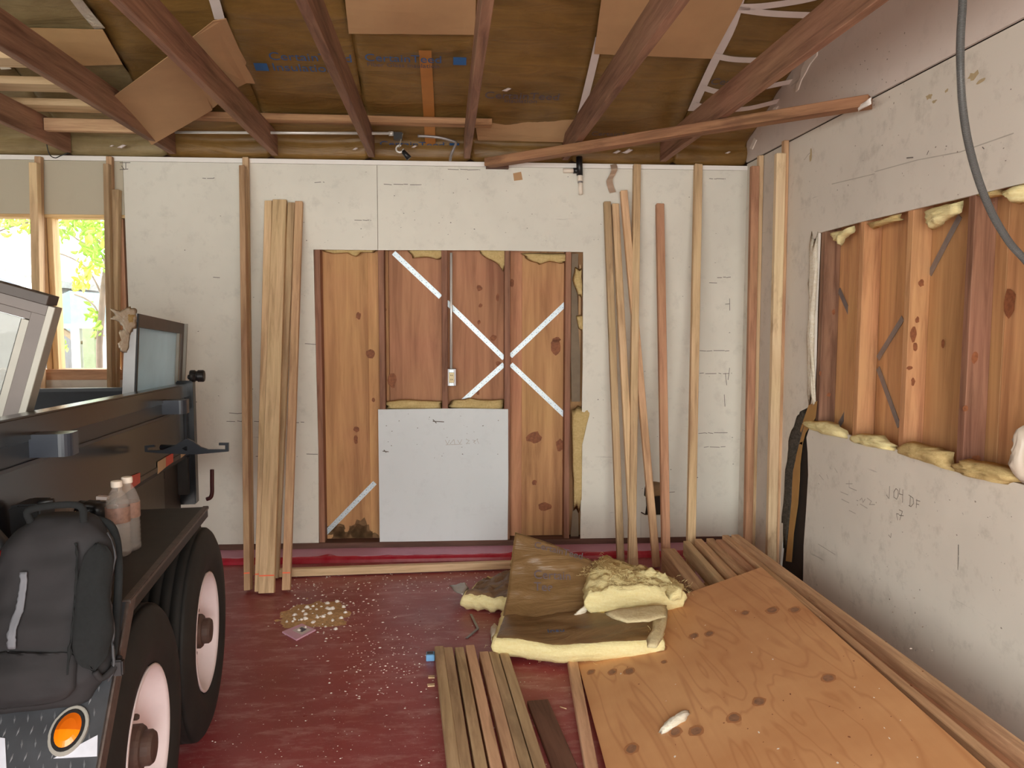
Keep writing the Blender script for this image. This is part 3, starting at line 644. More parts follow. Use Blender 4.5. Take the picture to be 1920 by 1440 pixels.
finish(bm, 'speck_marks', plain('faint_scuff', srgb(150, 142, 130), 0.9), wall_right)['kind'] = 'stuff'
bm = bmesh.new()
for px, py, rx, ry in [(1742, 181, 0.022, 0.012), (1752, 190, 0.014, 0.006), (1826, 142, 0.03, 0.014), (1838, 152, 0.02, 0.008), (1775, 170, 0.010, 0.006), (1520, 292, 0.012, 0.03)]:
    disc(bm, at_x(px, py, X_R - 0.0009), (0, 1, 0), (0, 0, 1), rx, ry, 12, 0.4)
finish(bm, 'brown_stain', plain('tan_wall_stain', srgb(186, 168, 132), 0.9, var=0.15, nscale=40), wall_right)['kind'] = 'stuff'
strokes('faint_line', [[at_x(a, b, X_R - 0.0009) for a, b in P] for P in ([(1640, 322), (1720, 300), (1800, 285), (1900, 250)], [(1560, 345), (1640, 326)], [(1700, 297), (1712, 296)], [(1508, 300), (1515, 290), (1522, 284)])], 0.0022, plain('faint_grey_line', srgb(186, 180, 168), 0.9), parent=wall_right, nrm=(-1, 0, 0))
# broken gypsum along the gable's roof edge
for poly in ([(1532, 95), (1531, 104), (1518, 120), (1510, 136), (1502, 150), (1496, 168), (1491, 172), (1493, 158), (1500, 146), (1503, 128), (1512, 110)], [(1414, 258), (1418, 262), (1410, 280), (1405, 278)], [(1458, 199), (1452, 210), (1446, 212), (1450, 202)]):
    bm = bmesh.new(); b_prism(bm, [at_x(a, b, X_R - 0.012) for a, b in poly], (0.01, 0, 0)); finish(bm, 'broken_gypsum', PLASTER, wall_right)
# left wall and front wall (with the wide door opening behind the camera)
bm = bmesh.new(); b_prism(bm, [(X_L, Y_F, 0), (X_L, 5.1, 0), (X_L, 5.1, 2.7), (X_L, RIDGE, roof_z(RIDGE)), (X_L, Y_F, 2.7)], (-0.1, 0, 0)); tag(finish(bm, 'wall_left', WALLW), kind='structure')
bm = bmesh.new(); b_box(bm, 1.3, X_R + 0.1, Y_F - 0.1, Y_F, 0, 2.75); b_box(bm, X_L - 0.1, -3.6, Y_F - 0.1, Y_F, 0, 2.75); b_box(bm, -3.6, 1.3, Y_F - 0.1, Y_F, 2.3, 2.75)
tag(finish(bm, 'wall_front', WALLW), kind='structure')

# curb under the back wall, pink above and glossy red below
Mc = M_B
bm = bmesh.new(); prof = [(0.06, 0.036), (-0.02, 0.036), (-0.10, 0.03), (-0.115, 0.016), (-0.12, 0.0), (0.06, 0.0)]
prof = [(0.06, 0.046), (-0.01, 0.046), (-0.135, 0.036), (-0.152, 0.030), (-0.168, 0.018), (-0.175, 0.0), (0.06, 0.0)]
n = 60; rows = []
for i in range(n + 1):
    x = X_L + (X_R - X_L) * i / n
    rows.append([bm.verts.new((x, y, z)) for y, z in prof])
for a, b in zip(rows, rows[1:]):
    for k in range(len(prof)): bm.faces.new((a[k], a[(k + 1) % len(prof)], b[(k + 1) % len(prof)], b[k]))
bm.faces.new(rows[0]); bm.faces.new(rows[-1])
tag(finish(bm, 'trim_1', CURB, None, Mc), kind='structure')

# window opening in the back wall
window = tag(empty('window_1', M=M_B), kind='structure')
def f_box(name, x0, x1, y0, y1, z0, z1, mat):
    vert = (z1 - z0) >= (x1 - x0)
    c = lambda x, y, z: M_B @ Vector((x, y, z))
    ym = (y0 + y1) / 2
    if vert: return board(name, c((x0 + x1) / 2, ym, z0), c((x0 + x1) / 2, ym, z1), x1 - x0, y1 - y0, (0, -1, 0), mat, window)
    return board(name, c(x0, ym, (z0 + z1) / 2), c(x1, ym, (z0 + z1) / 2), z1 - z0, y1 - y0, (0, -1, 0), mat, window)
f_box('header', X_L, XW, 0.014, 0.12, 2.165, 2.20, BRIGHTW)
f_box('mullion', wl(78, 560)[0], wl(88, 560)[0] , 0.02, 0.06, 1.16, 2.165, PALE)
f_box('mullion', wl(88, 560)[0] + 0.002, wl(99, 560)[0], 0.03, 0.12, 1.16, 2.165, BRIGHTW)
f_box('sill', X_L, XW, -0.002, 0.13, 1.155, 1.222, PINKW)
f_box('jamb', XW - 0.055, XW - 0.012, -0.003, 0.12, 1.2, 2.16, REDFIR)
f_box('jamb', XW - 0.085, XW - 0.058, 0.05, 0.12, 1.222, 2.165, BRIGHTW)
# glass of the window (left in place outside)
bm = bmesh.new(); b_box(bm, X_L, XW - 0.09, 0.115, 0.118, 1.222, 2.165)
PANE0 = pane_mat('clear_pane', (0.9, 0.95, 0.95), 0.04, 0.02)
finish(bm, 'pane', PANE0, window, M_B)

# ================================================================== CEILING
ceiling = tag(empty('ceiling', (0, 2, 2.56)), kind='structure')
JZ0, JZ1 = 2.556, 2.70
JX = [-2.30, -1.675, -1.055, -0.457, 0.142, 0.768, 1.402, -2.92, -3.54]
def joist(x): return board('joist', (x, Y_F + 0.02, (JZ0 + JZ1) / 2), (x, 4.985 + WS * x, (JZ0 + JZ1) / 2), 0.040, JZ1 - JZ0, (0, 0, -1), JOIST, ceiling)
for x in JX: joist(x)
bays = [(-4.3, -3.55), (-3.55, -2.95), (-2.95, -2.31), (-2.31, -1.72), (-1.72, -1.085), (-1.085, -0.475), (-0.475, 0.165), (0.165, 0.82), (0.82, 1.48), (1.48, 1.965)]
for bi, (x0, x1) in enumerate(bays):
    grey = bi <= 3
    def fn(u, v, x0=x0, x1=x1, bi=bi):
        x = x0 + (x1 - x0) * u; s = v
        if s < 0.06: y = 5.02 + WS * x; z = 2.548 + (RZ + 0.0 - 2.548) * (s / 0.06); y -= 0.03 * math.sin(s / 0.06 * PI)
        else: y = 4.99 - (4.99 - RIDGE) * (s - 0.06) / 0.94; z = roof_z(y)
        z += -0.012 * math.sin(PI * u) + 0.016 * fbm((x * 1.2, y * 4.5, bi * 3.1), 1.6) * min(1, v * 8)
        if min(u, 1 - u) < 0.02: z += 0.012
        return Vector((x, y, z))
    bm = bmesh.new(); b_sheet(bm, fn, 22, 70, 0.004)
    finish(bm, 'insulation_panel', KRAFTG if grey else KRAFT, ceiling, smooth=True)
# roof deck that keeps the daylight out
bm = bmesh.new(); b_prism(bm, [(X_L - 0.3, 5.45, roof_z(5.45) + 0.12), (X_L - 0.3, RIDGE, roof_z(RIDGE) + 0.12), (X_L - 0.3, Y_F - 0.2, 2.82), (X_L - 0.3, Y_F - 0.2, 2.86), (X_L - 0.3, RIDGE, roof_z(RIDGE) + 0.16), (X_L - 0.3, 5.45, roof_z(5.45) + 0.16)], (X_R - X_L + 0.6, 0, 0))
finish(bm, 'roof_deck', DARKW, ceiling)
bm = bmesh.new(); b_prism(bm, [(X_L, RIDGE, roof_z(RIDGE) + 0.02), (X_L, Y_F, 2.72), (X_L, Y_F, 2.74), (X_L, RIDGE, roof_z(RIDGE) + 0.05)], (X_R - X_L, 0, 0)); finish(bm, 'insulation_panel', KRAFT, ceiling)
bm = bmesh.new(); b_box(bm, X_L - 0.1, X_R + 0.15, 5.13, 5.2, 2.4, 2.82); finish(bm, 'eave_block', DARKW, ceiling)
# tape strips and printing lying on the roof insulation
def roof_strip(name, pts, w, mat, dz=-0.035, parent=ceiling, sag=0.0, n=14):
    P = spline([at_roof(x, y, dz) for x, y in pts], n); bm = bmesh.new()
    nr = Vector((0, -RK, -1)).normalized(); up = []
    for i, p in enumerate(P):
        t = (P[min(i + 1, n - 1)] - P[max(i - 1, 0)]).normalized(); s = t.cross(nr).normalized() * w / 2
        up.append((bm.verts.new(p - s), bm.verts.new(p + s), bm.verts.new(p - s - nr * 0.002), bm.verts.new(p + s - nr * 0.002)))
    for a, b in zip(up, up[1:]):
        bm.faces.new((a[0], a[1], b[1], b[0])); bm.faces.new((a[2], b[2], b[3], a[3])); bm.faces.new((a[0], b[0], b[2], a[2])); bm.faces.new((a[1], a[3], b[3], b[1]))
    return finish(bm, name, mat, parent)
roof_strip('tape_strip', [(1124, 70), (1106, 148), (1087, 222)], 0.042, TAPEP)
roof_strip('tape_strip', [(1392, -20), (1372, 50), (1340, 115), (1315, 168), (1297, 208)], 0.048, TAPEP)
for pts in ([(1382, 14), (1430, 12), (1500, 2), (1550, -10)], [(1385, 18), (1450, 26), (1545, 30)], [(1336, 104), (1380, 112), (1460, 114)], [(1316, 164), (1350, 173), (1400, 170), (1500, 150)], [(1302, 196), (1340, 205), (1400, 204), (1474, 186)]):
    roof_strip('tape_strip', pts, 0.040, TAPEP, dz=-0.042)
roof_strip('tape_strip', [(797, 95), (803, 190), (808, 292)], 0.066, plain('kraft_tape', srgb(178, 118, 58), 0.6, var=0.1), dz=-0.03)
roof_strip('tape_strip', [(395, -20), (404, 8), (412, 37)], 0.05, TAPEP)
roof_strip('foil_strip', [(128, -20), (160, 22), (187, 54)], 0.055, FOIL, dz=-0.045)
roof_strip('foil_strip', [(-20, 95), (0, 118), (12, 130)], 0.055, FOIL, dz=-0.045)
def print_on_roof(body, x, y, size, mat, sq=None, flip=False, dz=-0.036):
    p = at_roof(x, y, dz); ax = Vector((1, 0, 0)); ay = Vector((0, 1, -RK)).normalized() * -1; az = ax.cross(ay)
    if flip: ax, ay = -ax, -ay
    M = Matrix((ax, ay, ax.cross(ay))).transposed().to_4x4(); M.translation = p
    t = text_mesh(body, size, mat, 'printed_lettering', ceiling, M)
    if sq:
        bm = bmesh.new(); b_box(bm, sq[0], sq[1], sq[2], sq[3], -0.0005, 0.0005); finish(bm, 'printed_square', BLUESQ, ceiling, M)
INK = BLUEINK
print_on_roof('CertainTeed\nInsulation', 505, 112, 0.085, INK, sq=(-0.09, -0.02, -0.09, -0.03))
print_on_roof('CertainTeed', 684, 114, 0.080, INK, sq=(0.47, 0.54, -0.01, 0.05)); print_on_roof('Fiber Glass Insulation', 688, 124, 0.045, BLUEINKF)
print_on_roof('CertainTeed', 908, 184, 0.085, BLUEINKF, sq=None); print_on_roof('Insulation', 945, 192, 0.05, BLUEINKF)
print_on_roof('CertainTeed', 712, 274, 0.08, INK, sq=(0.44, 0.50, -0.01, 0.05))
print_on_roof('CertainTeed', 1330, 158, 0.075, BLUEINKF); print_on_roof('CertainTeed', 1108, 254, 0.06, BLUEINKF)
print_on_roof('CertainTeed', 545, 292, 0.07, INK)
# torn bits of white paper along the eave
for k, (px, py, s) in enumerate([(248, 285, 0.03), (230, 284, 0.015), (1165, 294, 0.04), (1145, 296, 0.03), (1346, 297, 0.02), (950, 168, 0.03), (672, 290, 0.02), (778, 283, 0.02)]):
    p = at_roof(px, py, -0.04); p.y = min(p.y, 4.93 + WS * p.x); 
    pillow('paper_tear', [p + Vector((-s, 0, -s * 0.3)), p + Vector((0, 0, -s * 0.4)), p + Vector((s, 0, s * 0.2)), p + Vector((0.3 * s, 0, s * 0.4))], (0, -1, 0), 0.012, TAPEP, ceiling, seed=60 + k)

# cardboard tucked under and between the rafters
def sheet(name, corners, label, cat, mat, th=0.004, bend=0.0, bendv=(0, 0, -1), seed=0, group=None, nu=10, nv=10):
    q = quad(*corners); bv = Vector(bendv)
    fn = lambda u, v: q(u, v) + bv * bend * math.sin(PI * u) * math.sin(PI * v) + bv * 0.003 * fbm((u * 2, v * 2, seed), 2)
    bm = bmesh.new(); b_sheet(bm, fn, nu, nv, th); return tag(finish(bm, name, mat, smooth=False), label, cat, group)
D_ = -0.05
sheet('cardboard_sheet', [at_roof(640, -70, D_), at_roof(893, -70, D_), at_roof(891, 64, D_), at_roof(654, 62, D_)], 'plain cardboard sheet covering the bay left of the middle joist', 'cardboard', CARD, bend=0.02)
sheet('cardboard_sheet', [at_roof(1135, -60, D_), at_roof(1425, -60, D_), at_roof(1334, 109, D_), at_roof(1114, 100, D_)], 'plain cardboard sheet behind the second joist right of the middle one', 'cardboard', CARD, bend=0.02)
sheet('cardboard_sheet', [at_roof(0, 51, D_), at_roof(193, 55, D_), at_roof(230, 120, D_), at_roof(80, 124, D_)], 'tan cardboard piece with orange mark below the crumpled foil strip', 'cardboard', CARDL, bend=0.01)
sheet('cardboard_sheet', [at_y(890, 225, 4.80), at_y(1088, 224, 4.76), at_y(1060, 266, 4.93), at_y(896, 262, 4.95)], 'narrow cardboard strip at the eave beside the end of the cross board', 'cardboard', CARD, bend=0.01)
# big tilted square of cardboard hanging between two joists
t0 = at_z(398, 206, 2.565); 
A_, B_, C_, E_ = at_z(213, 180, 2.66), at_z(338, 88, 2.72), at_z(398, 205, 2.70), at_z(284, 271, 2.545)
cb = tag(empty('cardboard_flap', A_), 'large torn cardboard square lying askew over the dark joist, corner hanging down', 'cardboard')
q = quad(A_, B_, C_, E_); bm = bmesh.new(); b_sheet(bm, lambda u, v: q(u, v) + Vector((0, 0, 0.012 * math.sin(PI * v))), 10, 10, 0.004); finish(bm, 'hanging_half', CARD, cb)
q2 = [at_z(336, 90, 2.723), at_z(400, 40, 2.76), at_z(424, 36, 2.76), at_z(448, 92, 2.75), at_z(462, 118, 2.74), at_z(460, 124, 2.74), at_z(470, 140, 2.73), at_z(478, 157, 2.72), at_z(462, 156, 2.72), at_z(446, 164, 2.72), at_z(398, 204, 2.703)]
bm = bmesh.new(); b_prism(bm, q2, (0, 0, 0.004)); finish(bm, 'torn_half', CARD, cb)
# lumber kept on the joists
def flat_on_joists(y0, y1, xa, xb, z0, h, mat, name, label, cat='board', group=None):
    return board(name, (xa, (y0 + y1) / 2, z0 + h / 2), (xb, (y0 + y1) / 2, z0 + h / 2), y1 - y0, h, (0, 0, -1), mat, None, label, cat, group)
flat_on_joists(3.735, 3.872, -3.6, -1.712, JZ1 + 0.001, 0.038, PALE, 'stored_board', 'pale board stored flat on the joists, nearest the camera of three')
flat_on_joists(4.125, 4.262, -3.6, -1.712, JZ1 + 0.001, 0.038, PALE, 'stored_board', 'pale board stored flat on the joists, middle one of three')
flat_on_joists(4.515, 4.655, -2.52, -1.69, JZ1 + 0.001, 0.038, PALE, 'stored_board', 'short pale board on the joists with its sawn left end showing')
board('blocking', (-2.275, 4.72, 2.645), (-1.70, 4.72, 2.645), 0.07, 0.04, (0, -1, 0), FIR, ceiling)
flat_on_joists(4.70, 4.79, at_y(322, 240, 4.74).x, at_y(922, 240, 4.74).x, JZ1 + 0.001, 0.036, wood('rough_cross_board', srgb(206, 156, 100), srgb(146, 96, 50), stain=srgb(110, 58, 26), stain_amt=0.8), 'cross_board', 'long rough board lying crosswise on the joists near the eave')
# diagonal brace under the joists
bA, bB = at_wall(915, 316, 0.05), at_x(1632, 190, X_R - 0.03); bA.z = bB.z = 2.527; 
bA = at_z(914, 312, 2.522); bA.y = min(bA.y, 4.93); bB.z = 2.53
brace = board('diagonal_brace', (bA.x, bA.y, 2.522), (bB.x, bB.y, 2.53), 0.085, 0.05, (0, 0, -1), wood('brace_wood', srgb(176, 122, 74), srgb(126, 80, 44), stain=srgb(96, 54, 30), stain_amt=0.7), None, 'long reddish brace nailed diagonally under the joists to the right wall', 'brace')
pillow('painted_end', [at_x(a, b, X_R - 0.075) for a, b in [(1608, 200), (1634, 183), (1634, 195), (1609, 209)]], (-1, -0.6, 0), 0.012, STRIP, brace, seed=77)
p0, p1 = wl(911, 309), wl(953, 318)
bm = bmesh.new(); b_box(bm, p0[0], p1[0], -0.05, -0.0025, p1[1], p0[1]); tag(finish(bm, 'brace_cleat', DARKW, None, M_B), 'small brown cleat under the left end of the diagonal brace', 'cleat')

# conduit, wiring and plumbing at the eave
def tube_obj(name, pts, r, mat, parent=None, n=None, seg=8, **k):
    bm = bmesh.new(); b_tube(bm, spline(pts, n) if n else pts, r, seg, **k); return finish(bm, name, mat, parent, smooth='rib' not in k)
yy = 4.815
cd = tag(empty('conduit_run', at_y(540, 248, yy)), 'thin steel conduit running along the eave behind the rough cross board', 'conduit')
tube_obj('pipe', [at_y(328, 248, yy), at_y(735, 250, yy)], 0.0085, EMT, cd)
tube_obj('connector', [at_y(729, 250.5, yy), at_y(738, 250.5, yy)], 0.014, EMT, cd)
bm = bmesh.new(); c = at_y(745, 256, yy); b_box(bm, c.x - 0.02, c.x + 0.03, c.y - 0.03, c.y + 0.02, c.z - 0.02, c.z + 0.02); finish(bm, 'junction_box', BLACKP, cd)
pl = tag(empty('hanging_connector', at_y(750, 275, 4.78)), 'loose bent connector with dark plug hanging at the conduit end', 'connector')
tube_obj('wire', [at_y(755, 250, 4.80), at_y(752, 262, 4.79), at_y(748, 276, 4.78)], 0.004, ALUL, pl, n=10)
tube_obj('ring', [at_y(752, 276, 4.78) + Vector((0.022 * math.cos(a) - 0.008, 0.006 * math.sin(a), 0.022 * math.sin(a) - 0.01)) for a in [k * PI / 8 for k in range(3, 17)]], 0.0055, EMT, pl)
tube_obj('plug', [at_y(755, 283, 4.78), at_y(767, 297, 4.78)], [0.013, 0.018], BLACKP, pl)
tag(tube_obj('bent_steel_tube', [at_y(783, 255, 4.80), at_y(800, 255.5, 4.80), at_y(825, 258, 4.80), at_y(848, 264, 4.81), at_y(855, 268, 4.82), at_y(851, 278, 4.84), at_y(846, 290, 4.86), at_y(844, 301, 4.9)], 0.0085, GALV, n=30), 'bent steel tube curving down to the wall top left of the middle joist', 'conduit')
tag(tube_obj('loop_of_wire', [at_y(86, 262, 4.85), at_y(92, 288, 4.86), at_y(103, 296, 4.86), at_y(114, 292, 4.87), at_y(128, 287, 4.88)], 0.003, BLACKP, n=24), 'thin black wire loop drooping at the eave above the window', 'wire')
te = tag(empty('pipe_tee', at_wall(1088, 320, 0.03)), 'black pipe tee with white stubs sticking out below the eave', 'pipe fitting')
w_ = lambda px, py, off=0.035: at_wall(px, py, off)
tube_obj('tee_body', [w_(1086, 294), w_(1087, 329)], 0.020, BLACKP, te, seg=14); tube_obj('tee_arm', [w_(1086, 320), w_(1075, 320)], 0.018, BLACKP, te, seg=12)
tube_obj('white_stub', [w_(1077, 320), w_(1056, 320)], 0.014, WHITEP, te, seg=12); tube_obj('coupling', [w_(1087, 327), w_(1088, 341)], 0.016, WHITEP, te, seg=12)
tube_obj('white_stub', [w_(1088, 338), w_(1089, 365)], 0.013, WHITEP, te, seg=12); tube_obj('coupling_ring', [w_(1088, 340), w_(1088, 343)], 0.0165, GALV, te, seg=12)
def ribbon(name, pts, w, mat, label, cat):
    P = spline(pts, 24); bm = bmesh.new(); rows = []
    for i, (p, q) in enumerate(zip(P, P)):
        s = Vector((w / 2, 0, 0.1 * w)); rows.append((bm.verts.new(p - s), bm.verts.new(p + s), bm.verts.new(p - s + Vector((0, 0.0015, 0))), bm.verts.new(p + s + Vector((0, 0.0015, 0)))))
    for a, b in zip(rows, rows[1:]):
        bm.faces.new((a[0], a[1], b[1], b[0])); bm.faces.new((a[2], b[2], b[3], a[3])); bm.faces.new((a[0], b[0], b[2], a[2])); bm.faces.new((a[1], a[3], b[3], b[1]))
    return tag(finish(bm, name, mat), label, cat)
ribbon('torn_paper_strip', [w_(1150, 308, 0.015), w_(1152, 318, 0.05), w_(1148, 328, 0.02), w_(1143, 338, 0.035), w_(1145, 350, 0.02), w_(1149, 361, 0.03)], 0.04, plain('torn_strip', srgb(178, 152, 130), 0.8), 'curled brown paper strip dangling from the wall top beside the pipe tee', 'paper')
bm = bmesh.new(); b_prism(bm, [at_wall(a, b, 0.003) for a, b in [(962, 325), (977, 322), (980, 337), (964, 339)]], (0, 0.002, 0)); tag(finish(bm, 'paper_scrap', CARD), 'small square brown paper scrap stuck high on the white wall', 'paper')
# corrugated conduit hanging down in front of the right wall
fp = [at_y(1803, -70, 2.2), at_y(1805, 0, 2.2), at_y(1801, 70, 2.2), at_y(1801, 135, 2.2), at_y(1805, 200, 2.22), at_y(1815, 265, 2.25), at_y(1834, 335, 2.29), at_y(1860, 400, 2.33), at_y(1893, 455, 2.38), at_y(1935, 508, 2.42), at_y(1985, 570, 2.44)]
fp[-1].x = X_R + 0.0
fp[0].z = 2.57
tag(tube_obj('flexible_conduit', fp, 0.0118, FLEXM, n=1000, seg=12, rib=0.22), 'grey corrugated flexible conduit looping down in front of the right wall', 'conduit')
# outlet and its conduit in the wall opening
ob = tag(empty('outlet_box', at_wall(846, 706, -0.05)), 'steel outlet box with ivory receptacle beside the middle stud', 'outlet')
def wb(name, x0, y0, x1, y1, o0, o1, mat, par):
    a, b = wl(x0, y0), wl(x1, y1); bm = bmesh.new(); b_box(bm, a[0], b[0], o0, o1, b[1], a[1]); bmesh.ops.bevel(bm, geom=bm.edges[:], offset=0.0015, segments=1, affect='EDGES'); return finish(bm, name, mat, par, M_B)
wb('box', 838, 692, 855, 724, 0.02, 0.07, GALV, ob); wb('receptacle', 841.5, 699, 851.5, 718, 0.012, 0.02, IVORY, ob)
wb('mounting_tab', 842, 693, 851, 699, 0.015, 0.02, STEEL, ob); wb('mounting_tab', 842, 718, 851, 724, 0.015, 0.02, STEEL, ob)
for y in (704, 712):
    for x in (844.6, 847.6): wb('slot', x, y - 1.6, x + 0.9, y + 1.4, 0.0112, 0.0125, BLACKP, ob)
tag(tube_obj('outlet_conduit', [at_wall(846, 474, -0.035), at_wall(846, 692, -0.035)], 0.0085, EMT, seg=12), 'straight bright conduit dropping down the wall opening to the outlet', 'conduit')

# ================================================================== LEANING LUMBER
def floor_pt(px, py): return at_z(px, py, 0.0)
def lean(name, top, bottom, w, t, face, mat, label, wall='back', extra_off=0.0, group=None, chalk=False):
    """a board standing on the floor and leaning on the wall; measured at the middle of its near face"""
    if wall == 'back': T = at_wall(top[0], top[1], t / 2 + 0.004 + extra_off)
    else: T = at_x(top[0], top[1], X_R - t / 2 - 0.006 - extra_off)
    B = at_z(bottom[0], bottom[1], 0.004)
    ax = (T - B).normalized()
    B = B + Vector((0, 0.0, 0.0))
    # keep the square-cut foot above the floor
    f = Vector(face); f = (f - ax * f.dot(ax)).normalized(); s = f.cross(ax)
    dip = (abs(f.z) * t + abs(s.z) * w) / 2
    B = B + ax * (dip / max(0.2, ax.z))
    o = board(name, B, T, w, t, face, mat, None, label, 'stud', group)
    if chalk:
        L = (T - B).length; bm = bmesh.new(); b_box(bm, -w / 2 + 0.001, w / 2 - 0.001, t / 2, t / 2 + 0.0006, -L / 2 + 0.092, -L / 2 + 0.099); finish(bm, 'chalk_mark', ORANGEP, o, MW[o.name])
    return o
F_ = (0, -1, 0)
lean('leaning_stud', (461, 296), (470, 1080), 0.036, 0.036, F_, PINE, 'tall stud reaching the eave, behind the front stud left of the bundle')
lean('leaning_stud', (456, 314), (466, 1109), 0.034, 0.07, F_, FIR, 'front stud of the tall pair left of the wide bundle', extra_off=0.045, chalk=True)
lean('leaning_stud', (504, 378), (486, 1111), 0.045, 0.036, F_, PINE, 'knotty stud with grey stained foot, leftmost of the short bundle', chalk=True)
lean('leaning_stud', (525, 376), (500, 1114), 0.085, 0.036, F_, PINE, 'widest stud, its broad face to the room, in the short bundle', extra_off=0.006, chalk=True)
lean('leaning_stud', (547, 381), (516, 1085), 0.042, 0.036, F_, PINE, 'stud half hidden right behind the widest one of the short bundle', extra_off=0.0)
lean('leaning_stud', (561, 379), (537, 1108), 0.046, 0.036, F_, FIR, 'stud standing apart at the right of the short bundle', chalk=True)
lean('leaning_stud', (1138, 379), (1164, 1064), 0.044, 0.036, F_, GREYW, 'weathered stud, leftmost of those leaning right of the wall opening')
lean('leaning_stud', (1153, 383), (1190, 1070), 0.044, 0.036, F_, PINE, 'pine stud next to the weathered one right of the wall opening')
lean('leaning_stud', (1169, 358), (1231, 1064), 0.044, 0.036, F_, FIR, 'reddish stud leaning slantwise across the tall pine stud', extra_off=0.04)
lean('leaning_stud', (1194, 309), (1184, 1070), 0.046, 0.036, F_, PINE, 'tall pine stud reaching the eave behind the slanting reddish stud')
lean('leaning_stud', (1237, 383), (1249, 1076), 0.050, 0.036, F_, REDFIR, 'short reddish stud covering the small dark hole in the wall')
lean('leaning_stud', (1309, 309), (1294, 1085), 0.050, 0.036, F_, PINE, 'tall pale stud standing alone between the hole and the corner')
# by the corner, on the right wall
def lean_r(top, foot, w, t, mat, label, face=(0, -1, 0), zf=0.004):
    T = Vector(top); B = Vector(foot); return board('leaning_stud', B, T, w, t, face, mat, None, label, 'stud')
def rtop(px, py, off): return at_x(px, py, X_R - off)
T1 = rtop(1417, 312, 0.045); T1b = rtop(1426, 291, 0.014); T2 = rtop(1464, 287, 0.05); T2b = rtop(1475, 264, 0.018)
def foot(px, py, Y): p = at_y(px, py, Y); return Vector((p.x, Y, 0.005))
def lean_r2(tpx, bpx, Ymid, w, t, mat, label, off):
    T = at_y(tpx[0], tpx[1], Ymid); T.x = min(T.x, X_R - off)
    b = at_y(bpx[0], bpx[1], Ymid - 0.02); B = Vector((b.x - 0.004, Ymid - 0.02, 0.006))
    d = (b - T); k = (0.006 - T.z) / d.z; B = T + d * k
    return board('leaning_stud', B, T, w, t, (-1, 0, 0), mat, None, label, 'stud')
lean_r2((1426, 292), (1410, 1010), 4.70, 0.036, 0.03, PALE, 'thin pale stud tight in the corner behind the orange one', 0.02)
lean_r2((1415, 312), (1402, 1010), 4.68, 0.036, 0.05, REDFIR, 'orange toned stud standing in the wall corner', 0.06)
lean_r2((1475, 264), (1456, 1055), 4.35, 0.036, 0.03, FIR, 'narrow stud against the right wall behind the mottled one', 0.02)
lean_r2((1463, 288), (1445, 1055), 4.32, 0.036, 0.055, MOTTLED, 'bark mottled pale stud in front of the right wall joint', 0.06)
# studs in front of the window
def post(tx, ty, bx, by, off, w, t, mat, label):
    T = at_wall(tx, ty, off); b = at_wall(bx, by, off + 0.01); d = b - T; k = (0.006 - T.z) / d.z
    return board('leaning_stud', T + d * k, T, w, t, (0, -1, 0), mat, None, label, 'stud')
post(73, 294, 78, 700, 0.03, 0.038, 0.036, FIR, 'tall reddish stud behind the front one across the window middle')
post(65, 306, 74, 700, 0.085, 0.046, 0.05, PINE, 'front stud standing across the middle of the window')
post(206, 294, 216, 700, 0.028, 0.034, 0.036, FIR, 'tall stud close to the wall at the window edge')
post(201, 308, 208, 700, 0.075, 0.032, 0.045, GREYW, 'greyish front stud at the right edge of the window')
post(217, 356, 214, 705, 0.032, 0.054, 0.05, GREYW, 'short brown stud with round dark hole at the window edge')

# ================================================================== LUMBER PILE AND PLYWOOD
PL_A = at_z(1428, 1063, 0.352)                                   # far right corner of the plywood
PL_B = at_z(1069, 1189, 0.028)                                   # far left corner, down by the floor
yaw = math.radians(-3.6); along = Vector((-math.sin(yaw), -math.cos(yaw), 0))   # towards the camera
along = (at_z(1850, 1440, 0.352) - PL_A).normalized()
acr = (PL_B - PL_A); acr = acr - along * acr.dot(along); wid = acr.length; acr.normalize()
pn = along.cross(acr).normalized()
if pn.z < 0: pn = -pn
PLEN = 2.44
ply = tag(empty('plywood_sheet', PL_A), 'large plywood sheet sloping from the lumber pile down to the red floor', 'plywood')
Mp = Matrix((acr, pn, along)).transposed().to_4x4(); Mp.translation = PL_A + acr * wid / 2 + along * PLEN / 2 - pn * 0.009
Mp = Matrix((-acr, pn, along)).transposed().to_4x4() if Matrix((acr, pn, along)).determinant() < 0 else Mp
Mp.translation = PL_A + acr * wid / 2 + along * PLEN / 2 - pn * 0.009
def ply_mat():
    m, nt, b = new_mat('rotary_cut_plywood')
    v = coords(nt, (1, 1, 0.22), rand=False); v2 = coords(nt, (1, 1, 1), rand=False); vg = coords(nt, (1, 1, 0.05), rand=False)
    warp = noise_n(nt, v, 2.6, 3, 0.5, 0.9)
    rings = math_(nt, 'FRACT', math_(nt, 'MULTIPLY', warp, 13.0))
    tri = math_(nt, 'ABSOLUTE', math_(nt, 'SUBTRACT', rings, 0.5))
    line = ramp(nt, [(0.0, (1, 1, 1)), (0.16, (0, 0, 0))], tri)
    big = noise_n(nt, v2, 2.0, 4); fine = noise_n(nt, vg, 60, 5, 0.6)
    c = ramp(nt, [(0.3, srgb(194, 138, 92)), (0.7, srgb(222, 172, 122))], big)
    c = mixc(nt, math_(nt, 'MULTIPLY', line, 0.32), c, srgb(158, 92, 50))
    c = mixc(nt, math_(nt, 'MULTIPLY', fine, 0.25), c, srgb(176, 112, 66))
    nt.links.new(c, b.inputs['Base Color']); b.inputs['Roughness'].default_value = 0.55; b.inputs['Specular IOR Level'].default_value = 0.35
    return m
PLYM = ply_mat()
o = finish(board_mesh(wid, 0.018, PLEN, 0.001), 'panel', PLYM, ply, Mp)
def on_ply(px, py, lift=0.0008):
    r = ray(px, py); return CAM + r * ((PL_A + pn * lift - CAM).dot(pn) / r.dot(pn))
